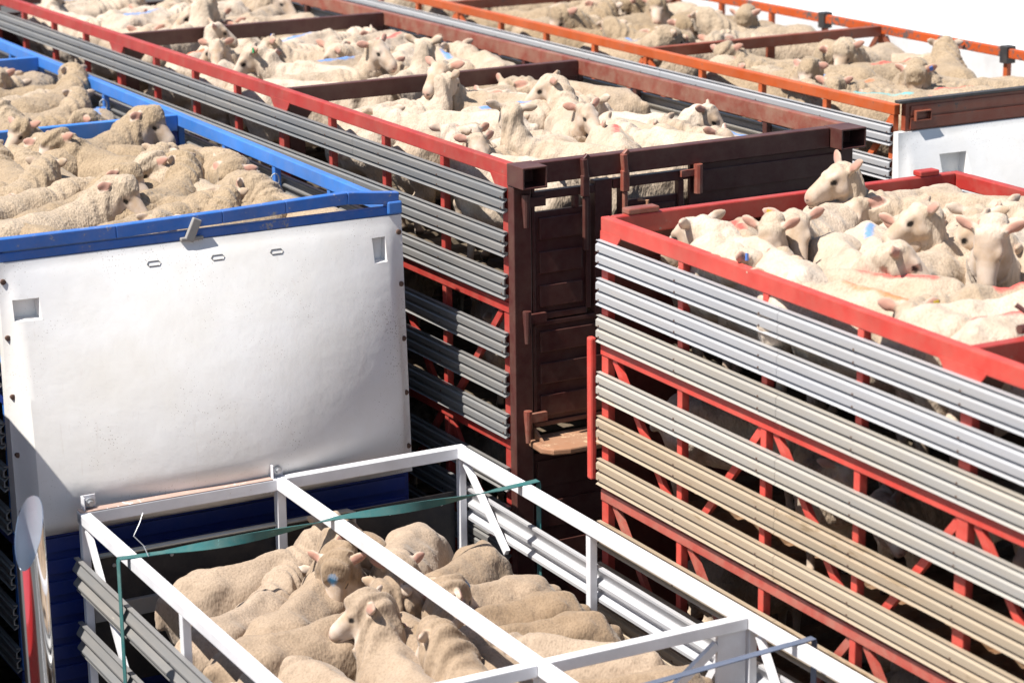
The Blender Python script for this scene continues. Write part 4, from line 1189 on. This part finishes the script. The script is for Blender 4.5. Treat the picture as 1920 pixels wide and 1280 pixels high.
# ------------------------------------------------------------ the flock: pen, place across and along its crate, heading, pose, wool, mark
FLOCK = """
MA 1.29 2.26 357 low s b
MA 1.86 2.57 120 lowL s b
MA 0.86 1.48 339 upR s -
MA 0.86 0.67 126 upR s -
MA 1.06 0.26 184 lowR s b
MA 0.69 0.98 189 midL s -
MA 1.99 1.62 286 mid s -
MA 1.28 0.86 244 lowR s r
MA 1.73 1.16 277 low s -
MA 1.64 0.60 116 low s -
MA 0.61 2.58 13 up s -
MA 1.41 2.54 147 upL s -
MA 1.47 2.97 16 lowR s -
MA 0.83 2.09 140 lowR s y
MA 0.60 1.82 10 low s -
MA 0.76 1.19 188 midL s -
MA 2.05 0.63 103 low s b
MA 0.35 0.59 120 midR s -
MA 0.60 2.85 12 low s -
MA 1.52 1.81 63 midL s -
MA 2.09 2.64 118 lowL s -
MB 0.49 6.07 47 upR s o
MB 0.99 5.66 172 midL s -
MB 0.89 4.52 133 mid s g
MB 1.38 5.36 146 mid s -
MB 1.26 4.99 19 low s b
MB 0.97 4.66 12 low s b
MB 1.63 6.26 12 lowR s b
MB 0.76 4.24 351 upR s -
MB 1.12 3.75 31 up s -
MB 2.07 4.72 81 low s b
MB 1.91 5.05 229 low s -
MB 1.69 3.97 127 low s -
MB 1.05 5.84 347 lowR s -
MB 1.19 6.02 170 graze s -
MB 0.51 3.95 319 low s -
MB 2.22 4.22 78 low s -
MB 1.92 5.86 210 low s -
MB 0.42 5.38 59 midL s -
MB 0.61 5.19 59 lowR s -
MB 1.96 5.53 218 lowR s r
MC 0.33 8.72 96 midR s -
MC 0.90 8.31 24 low s b
MC 0.51 7.77 317 low s -
MC 0.75 7.38 15 up s -
MC 0.69 7.05 27 up s -
MC 1.50 8.01 239 mid s -
MC 1.86 7.60 180 low s -
MC 1.91 7.00 158 lowL s -
MC 1.67 8.73 182 low s -
MC 1.14 9.19 251 lowL s -
MC 2.25 9.17 268 low s -
MC 1.13 8.06 226 low s -
MC 1.31 7.31 96 midL s -
MC 1.98 8.18 222 low s -
MC 0.83 8.56 205 graze s -
MC 0.60 9.52 11 lowR s b
MC 1.61 9.09 208 graze s -
MC 1.88 7.34 179 graze s -
MC 0.60 9.25 10 low s -
RA 0.32 -0.64 244 lowL s -
RA 0.52 -0.63 239 lowL s r
RA 0.70 -0.65 232 nod s -
RA 1.02 -0.57 216 mid s -
RA 0.71 -1.28 248 midL s -
RA 1.06 -1.03 241 low s b
RA 1.30 -0.99 234 nod s -
RA 1.44 -1.26 213 upR s -
RA 1.80 -0.33 186 tall s -
RA 1.86 -0.72 215 low s -
RA 1.91 -0.78 138 lowL s G
RA 2.05 -1.39 117 low s r
RA 0.99 -1.63 20 mid s -
RA 1.47 -1.61 222 nod s -
RA 1.62 -2.11 127 mid s -
RA 0.53 -1.81 128 lowR s r
RA 0.29 -2.04 109 lowR s o
RA 0.84 -2.34 173 lowL s r
RA 0.65 -2.85 0 low s r
RA 1.44 -2.48 79 low s -
RA 1.91 -1.78 95 mid s -
RA 0.28 -1.24 81 low s -
RA 0.60 -2.63 349 lowL s -
RB 0.56 -3.57 332 lowL s -
RB 1.15 -3.41 171 lowL s b
WA 0.85 -0.50 2 mid w -
WA 0.90 -1.13 40 upR w -
WA 0.59 -1.00 34 low w -
WA 1.41 -0.63 235 nod w H
WA 1.27 -1.50 250 graze w -
WA 0.96 -2.30 87 upL w -
WA 0.64 -2.12 102 low w -
WA 1.41 -2.19 91 midR w H
WA 1.71 -0.69 234 mid w -
WA 1.91 -0.99 214 low w -
WA 1.84 -1.38 188 mid w H
WA 1.83 -1.72 185 low w -
WA 1.84 -2.01 180 low w -
WA 1.85 -2.43 138 low w -
WA 0.47 -2.59 133 lowR w -
WA 1.21 -2.77 97 mid w H
WA 0.66 -1.63 6 mid w -
WA 1.84 -3.69 124 low w b
WA 1.85 -2.90 167 low w -
WA 1.80 -3.24 176 mid w -
BA 0.62 1.04 25 midR w -
BA 1.19 0.82 21 low w -
BA 0.91 1.53 30 midR w -
BA 1.88 1.47 114 midL w -
BA 1.35 2.03 22 mid w -
BA 1.71 2.73 121 midL w -
BA 1.64 3.22 148 upL w -
BA 0.93 2.67 87 mid w -
BA 1.18 2.60 89 low w -
BA 1.64 3.22 30 midR w -
BA 2.19 0.68 104 mid w -
BA 1.46 1.37 43 midL w -
BA 2.22 1.81 74 lowL w -
BA 1.69 0.98 139 low w -
BA 1.38 0.62 30 mid w -
BA 1.74 1.99 48 lowL w -
BA 0.36 1.01 120 lowR w -
BA 1.62 0.47 39 lowL w -
BA 0.57 1.97 25 mid w b
BA 2.23 2.49 273 lowR w -
BA 0.86 3.29 356 midR w -
BA 0.60 0.32 351 midL w -
BA 0.59 2.48 265 lowL w -
BA 0.57 1.66 26 low w -
BB 1.37 6.52 5 lowR w -
BB 1.48 6.26 10 lowL w -
BB 2.03 6.28 229 mid w -
BB 2.00 5.34 39 midL w -
BB 1.71 4.82 18 midL w -
BB 1.68 4.32 122 mid w -
BB 1.52 5.45 3 lowL w -
BB 1.22 3.95 0 low w -
BB 1.89 5.73 184 lowR w -
BB 1.16 4.27 354 low w -
BB 2.12 4.44 250 midR w b
BB 1.44 5.95 6 lowL w -
BB 1.05 4.76 271 lowL w -
BC 1.84 7.90 34 lowL w -
BC 1.90 7.51 190 low w -
BC 1.31 7.42 325 lowL w -
BC 1.91 8.45 199 midR w -
BC 1.47 8.09 9 lowL w b
OA 0.55 2.64 264 low w r
OA 1.03 2.73 136 midL w -
OA 0.94 2.17 139 low w -
OA 0.55 1.67 216 lowL w b
OA 1.81 2.60 209 mid w -
OA 1.62 2.81 214 midL w -
OA 2.02 2.47 120 lowL w -
OA 1.67 2.17 356 lowR w r
OA 1.95 1.77 59 mid w -
OA 1.72 1.19 159 midL w -
OA 1.81 0.87 154 graze w -
OA 1.34 1.48 231 nod w -
OA 1.09 0.79 161 low w r
OA 1.35 0.40 183 low w t
OA 0.80 1.49 205 mid w o
OA 0.92 1.11 166 lowR w -
OA 0.42 0.76 128 lowR w t
OA 0.36 2.14 291 midR w -
OB 1.42 5.83 199 low w -
OB 1.48 6.16 25 mid w -
OB 0.66 5.95 14 midR w -
OB 1.35 6.46 10 mid w -
OB 0.97 5.30 183 mid w -
OB 1.36 5.00 186 low w -
OB 1.85 5.59 168 nod w -
OB 1.56 4.70 200 midL w -
OB 1.84 5.29 175 upL w -
OB 1.75 4.09 161 midR w -
OB 1.94 4.50 222 nod w -
OB 0.58 4.27 272 midL w b
OB 0.91 3.76 2 low w -
OB 1.61 3.69 159 lowL w -
OB 0.58 5.09 334 lowR w -
OB 0.61 5.55 5 mid w -
OB 0.31 4.16 283 midL w -
OB 0.54 6.36 326 low w -
OB 1.03 4.57 140 midR w -
OB 2.00 6.24 125 lowL w -
OB 1.00 4.25 142 graze w -
OC 0.71 7.84 265 midR w -
OC 0.69 9.23 296 lowR w -
OC 1.38 8.41 185 lowR w -
OC 0.71 10.36 124 midL w -
OC 1.36 9.95 25 low w -
OC 0.85 8.76 353 lowL w -
OC 1.72 8.76 185 midL w -
OC 1.10 9.41 158 lowR w -
OC 1.79 7.50 106 lowR w -
OC 1.88 9.48 154 low w -
OC 1.09 7.19 173 low w -
OC 0.63 8.51 347 lowR w -
OC 1.87 8.05 203 lowR w -
OC 1.30 7.50 4 midR w -
OC 0.35 10.12 71 graze w -
OC 1.67 9.07 18 lowL w -
OC 1.17 10.54 148 lowL w b
OC 0.37 7.48 67 graze w -
OC 1.13 7.89 214 graze w b
ML1 0.81 0.40 157 lowR s -
ML1 1.45 0.45 156 graze s -
ML1 0.50 1.01 69 low s -
ML1 1.06 1.68 203 low s -
ML1 0.38 2.50 290 lowL s -
ML1 0.62 3.13 251 lowL s -
ML1 1.32 3.07 75 lowR s -
ML1 0.92 3.85 176 lowR s -
ML1 0.39 4.60 291 mid s -
ML1 1.51 4.68 115 mid s -
ML1 0.64 5.42 352 mid s -
ML1 1.56 5.44 344 mid s -
ML1 0.43 6.09 298 graze s -
ML1 0.62 6.86 206 lowL s -
ML1 0.57 7.60 110 mid s -
ML1 0.72 8.30 162 lowR s -
ML1 1.51 8.33 89 mid s -
ML1 0.64 8.85 6 lowR s -
ML1 1.38 8.99 254 low s -
ML2 0.94 0.34 195 graze s -
ML2 0.52 1.27 92 low s -
ML2 0.35 2.13 91 graze s -
ML2 0.91 2.73 184 lowR s -
ML2 1.61 2.83 79 lowR s -
ML2 0.40 3.52 292 low s -
ML2 0.55 4.22 264 lowL s -
ML2 1.44 4.02 276 lowR s -
ML2 0.71 4.88 152 graze s -
ML2 1.60 5.06 63 lowR s -
ML2 0.85 5.79 178 lowL s -
ML2 1.44 5.46 250 low s -
RL1 1.25 -5.88 182 low s -
RL1 0.54 -5.21 112 low s -
RL1 1.38 -5.19 181 lowL s -
RL1 0.62 -4.62 19 low s -
RL1 1.37 -4.63 281 lowL s -
RL1 0.49 -3.94 76 lowL s -
RL1 0.89 -3.40 171 mid s -
RL1 1.62 -3.59 283 low s -
RL1 1.10 -2.67 188 lowR s -
RL1 1.50 -2.91 189 graze s -
RL1 0.69 -2.08 194 lowL s -
RL1 1.39 -1.98 68 low s -
RL1 0.49 -1.47 236 mid s -
RL1 1.31 -1.32 268 low s -
RL1 0.56 -0.62 324 mid s -
RL2 0.96 -6.38 350 lowR s -
RL2 0.30 -6.13 83 graze s -
RL2 0.62 -5.41 97 low s -
RL2 1.31 -5.25 172 graze s -
RL2 0.40 -4.71 287 graze s -
RL2 0.52 -4.12 108 mid s -
RL2 0.67 -3.68 116 graze s -
RL2 1.45 -3.48 274 lowL s -
RL2 0.44 -2.81 97 graze s -
RL2 0.88 -1.98 205 mid s -
RL2 1.57 -1.89 108 mid s -
RL2 1.39 -0.93 155 lowL s -
RL2 0.93 -1.47 245 lowL s -
RL2 0.64 -0.63 355 graze s -
RL3 0.43 -6.46 93 graze s -
RL3 0.62 -5.78 267 mid s -
RL3 0.68 -5.10 355 lowL s -
RL3 0.44 -4.43 61 lowR s -
RL3 0.40 -3.63 271 mid s -
RL3 0.80 -3.00 183 lowL s -
RL3 1.52 -2.94 120 mid s -
RL3 0.64 -2.16 6 mid s -
RL3 1.43 -2.23 271 low s -
RL3 0.75 -1.77 165 lowR s -
RL3 1.67 -1.64 107 mid s -
OL1 0.64 0.63 81 lowL w -
OL1 0.39 1.07 83 lowL w -
OL1 0.55 1.71 139 lowR w -
OL1 1.45 1.63 355 mid w -
OL1 0.64 2.40 356 lowR w -
OL1 1.56 2.44 279 low w -
OL1 0.61 3.19 255 lowR w -
OL1 1.50 3.21 358 lowL w -
OL1 0.98 3.98 178 graze w -
WL1 0.64 -2.67 3 lowL w -
WL1 1.79 -2.49 69 lowL w -
WL1 0.90 -2.12 179 mid w -
WL1 1.62 -2.07 250 lowL w -
WL1 0.44 -1.30 122 lowR w -
WL1 0.70 -0.80 246 mid w -
WL1 1.36 -1.02 196 lowL w -
WL1 0.28 -1.79 93 mid w -
"""
CRATES = {'M': (tm, MT, {'': 0.80, '1': 1.72, '2': 2.58}), 'R': (tr, RT, {'': 0.735, '1': 1.585, '2': 2.435, '3': 3.295}), 'B': (tb, BT, {'': 0.79}),
          'O': (to, OT, {'': 0.79, '1': 1.72}), 'W': (tt, WT, {'': 1.06, '1': 1.945})}
ROWREF = {  # pen: (first row side, row phrase, rail phrase, wool words)
    'MA': (1, 'behind maroon gate', 'red rail'), 'MB': (1, 'behind first maroon crossbeam', 'red rail'), 'MC': (1, 'behind second maroon crossbeam', 'red rail'),
    'RA': (-1, 'before red endwall', 'red rail'), 'RB': (-1, 'past bright red crossbeam', 'red rail'),
    'WA': (-1, 'from black board', 'left rail'), 'BA': (1, 'behind white nose', 'left rail'), 'BB': (1, 'behind first blue crossbeam', 'left rail'),
    'BC': (1, 'behind second blue crossbeam', 'left rail'), 'OA': (1, 'behind orange endpanel', 'near rail'),
    'OB': (1, 'behind first orange crossbeam', 'near rail'), 'OC': (1, 'behind second orange crossbeam', 'near rail')}
LOWREF = {'ML1': ("second deck of middle red trailer", 'maroon gate', 1), 'ML2': ("third deck of middle red trailer", 'maroon gate', 1),
          'RL1': ("second deck of bright red trailer", 'its corner', -1), 'RL2': ("third deck of bright red trailer", 'its corner', -1), 'RL3': ("bottom deck of bright red trailer", 'its corner', -1),
          'OL1': ("second deck of orange trailer", 'white nose', 1), 'WL1': ("lower deck of white crate", 'black board', -1)}
GROUPS = {'M': 'sheep in the middle red trailer', 'R': 'sheep in the bright red trailer', 'B': 'sheep in the blue trailer', 'O': 'sheep in the orange trailer', 'W': 'sheep in the white crate'}
ORD = ['first', 'second', 'third', 'fourth', 'fifth', 'sixth', 'seventh', 'eighth', 'ninth', 'tenth', 'eleventh', 'twelfth', 'thirteenth', 'fourteenth', 'fifteenth', 'sixteenth', 'seventeenth', 'eighteenth', 'nineteenth', 'twentieth', 'twenty-first', 'twenty-second', 'twenty-third', 'twenty-fourth', 'twenty-fifth', 'twenty-sixth', 'twenty-seventh', 'twenty-eighth']
LOOK = {'tall': 'head high', 'up': 'head raised', 'upL': 'head turned', 'upR': 'head turned', 'mid': 'head level', 'midL': 'head turned', 'midR': 'head turned',
        'nod': 'nose down', 'low': 'head lowered', 'lowL': 'head lowered', 'lowR': 'head lowered', 'graze': 'head down'}
MARKS = {'b': ((0.06, 0.24, 0.62), 'blue mark'), 'r': ((0.72, 0.05, 0.045), 'red mark'), 'o': ((0.70, 0.15, 0.04), 'orange mark'), 't': ((0.10, 0.45, 0.48), 'teal mark'),
         'G': ((0.02, 0.42, 0.16), 'green mark'), 'H': ((0.03, 0.30, 0.62), 'blue forehead'), 'g': (None, 'green eartag'), 'y': (None, 'yellow eartag')}

def eartag_mesh(mat):
    bm = bmesh.new()
    bx(bm, -0.014, 0.014, -0.003, 0.003, -0.017, 0.017)
    me = bpy.data.meshes.new('ear_tag'); bm.to_mesh(me); bm.free(); me.materials.append(mat)
    return me
TAGS = {'y': eartag_mesh(M['tag_yellow']), 'g': eartag_mesh(M['tag_green']), 'u': eartag_mesh(M['tag_blue'])}

flock = []
for ln in FLOCK.split('\n'):
    q = ln.split()
    if len(q) == 7: flock.append(dict(pen=q[0], x=float(q[1]), y=float(q[2]), a=R(float(q[3])), pose=q[4], wool=q[5], mk=q[6].replace('-', '')))
# rows and places for the labels
pens = {}
for s in flock: pens.setdefault(s['pen'], []).append(s)
for pn, L in pens.items():
    if pn in ROWREF:
        sg = ROWREF[pn][0]
        L.sort(key=lambda s: sg * s['y'])
        row, start = 0, sg * L[0]['y']
        for s in L:
            if sg * s['y'] - start > 0.5: row += 1; start = sg * s['y']
            s['row'] = row
        for k in range(row + 1):
            for i, s in enumerate(sorted([s for s in L if s['row'] == k], key=lambda s: s['x'])): s['col'] = i
    else:
        sg = LOWREF[pn][2]
        for i, s in enumerate(sorted(L, key=lambda s: sg * s['y'])): s['col'] = i
rs = random.Random(21)
seen = set()
for s in flock:
    c = s['pen'][0]
    root, top, decks = CRATES[c]
    dk = s['pen'][2] if s['pen'] in LOWREF else ''
    wool = 'shorn' if c in 'MR' else ('grown' if c == 'W' else 'woolly')
    key = wool + '_' + s['pose']
    if s['pose'] in ('low', 'mid', 'lowL', 'lowR') and rs.random() < 0.5: key += '_b'
    o = bpy.data.objects.new('sheep', MESH[key])
    COL.objects.link(o)
    o.material_slots[0].link = 'OBJECT'
    o.material_slots[0].material = M['shorn'] if c in 'MR' else (M['grown'] if c in 'W' else M['woolly'])
    ca, sa = math.cos(root.rotation_euler.z), math.sin(root.rotation_euler.z)
    z = top - decks[dk]
    o.location = (root.location.x + s['x'] * ca - s['y'] * sa, root.location.y + s['x'] * sa + s['y'] * ca, z + 0.002)
    o.rotation_euler = (0, 0, root.rotation_euler.z + s['a'])
    k = (0.96 if dk else 1.06 if c == 'R' else 1.05 if c == 'W' else 1.0) * rs.uniform(0.93, 1.04)
    o.scale = (k * 0.95, k * 0.95 * rs.uniform(0.96, 1.06), k * (1.0 if dk else 1.06))
    o.rotation_euler.y = rs.uniform(-0.05, 0.04)
    o.color = (1, 1, 1, 0)
    poll, fw, up, si, ears = HEAD[key]
    if s['mk'] and MARKS[s['mk']][0]:
        o.color = (*MARKS[s['mk']][0], 1.0)
        zt = 0.668 if wool == 'shorn' else 0.685
        if s['mk'] == 'H':
            p = poll + (fw * 0.055 + up * 0.07) * HS
            o['mark_from'] = list(p); o['mark_to'] = list(p + fw * 0.02 * HS)
        elif s['mk'] == 'G': o['mark_from'] = [-0.12, 0.10, 0.63]; o['mark_to'] = [-0.08, 0.10, 0.63]
        else:
            y_ = rs.uniform(-0.05, 0.05)
            o['mark_from'] = [rs.uniform(-0.36, -0.2), y_, zt]; o['mark_to'] = [rs.uniform(0.0, 0.2), -y_ * 0.5, zt]
    tg = s['mk'] if s['mk'] in 'yg' and s['mk'] else ('' if dk or rs.random() > 0.16 else rs.choice('yyu'))
    if tg:
        ec, ed, en, et = ears[rs.randint(0, 1)] if not s['mk'] else ears[1]
        t_ = bpy.data.objects.new('ear_tag', TAGS[tg])
        COL.objects.link(t_)
        t_.parent = o
        m4 = Matrix((ed, en, et)).transposed().to_4x4()
        m4.translation = ec + en * 0.018 + ed * 0.01
        t_.matrix_local = m4
    mk = (MARKS[s['mk']][1] + ', ') if s['mk'] else ''
    tint = 'cream' if c in 'MR' else ('sandy' if c == 'W' else 'tan')
    if s['pen'] in ROWREF:
        _, rp, rl = ROWREF[s['pen']]
        lab = f"{tint} sheep, {LOOK[s['pose']]}, {mk}{ORD[s['col']]} from {rl}, {ORD[s['row']]} row {rp}"
    else:
        rp, ref, _ = LOWREF[s['pen']]
        lab = f"shaded {tint} sheep behind guards, {rp}, {ORD[s['col']]} from {ref}"
    assert lab not in seen and len(lab.split()) <= 16, lab
    seen.add(lab)
    tag(o, lab, 'sheep', GROUPS[c])
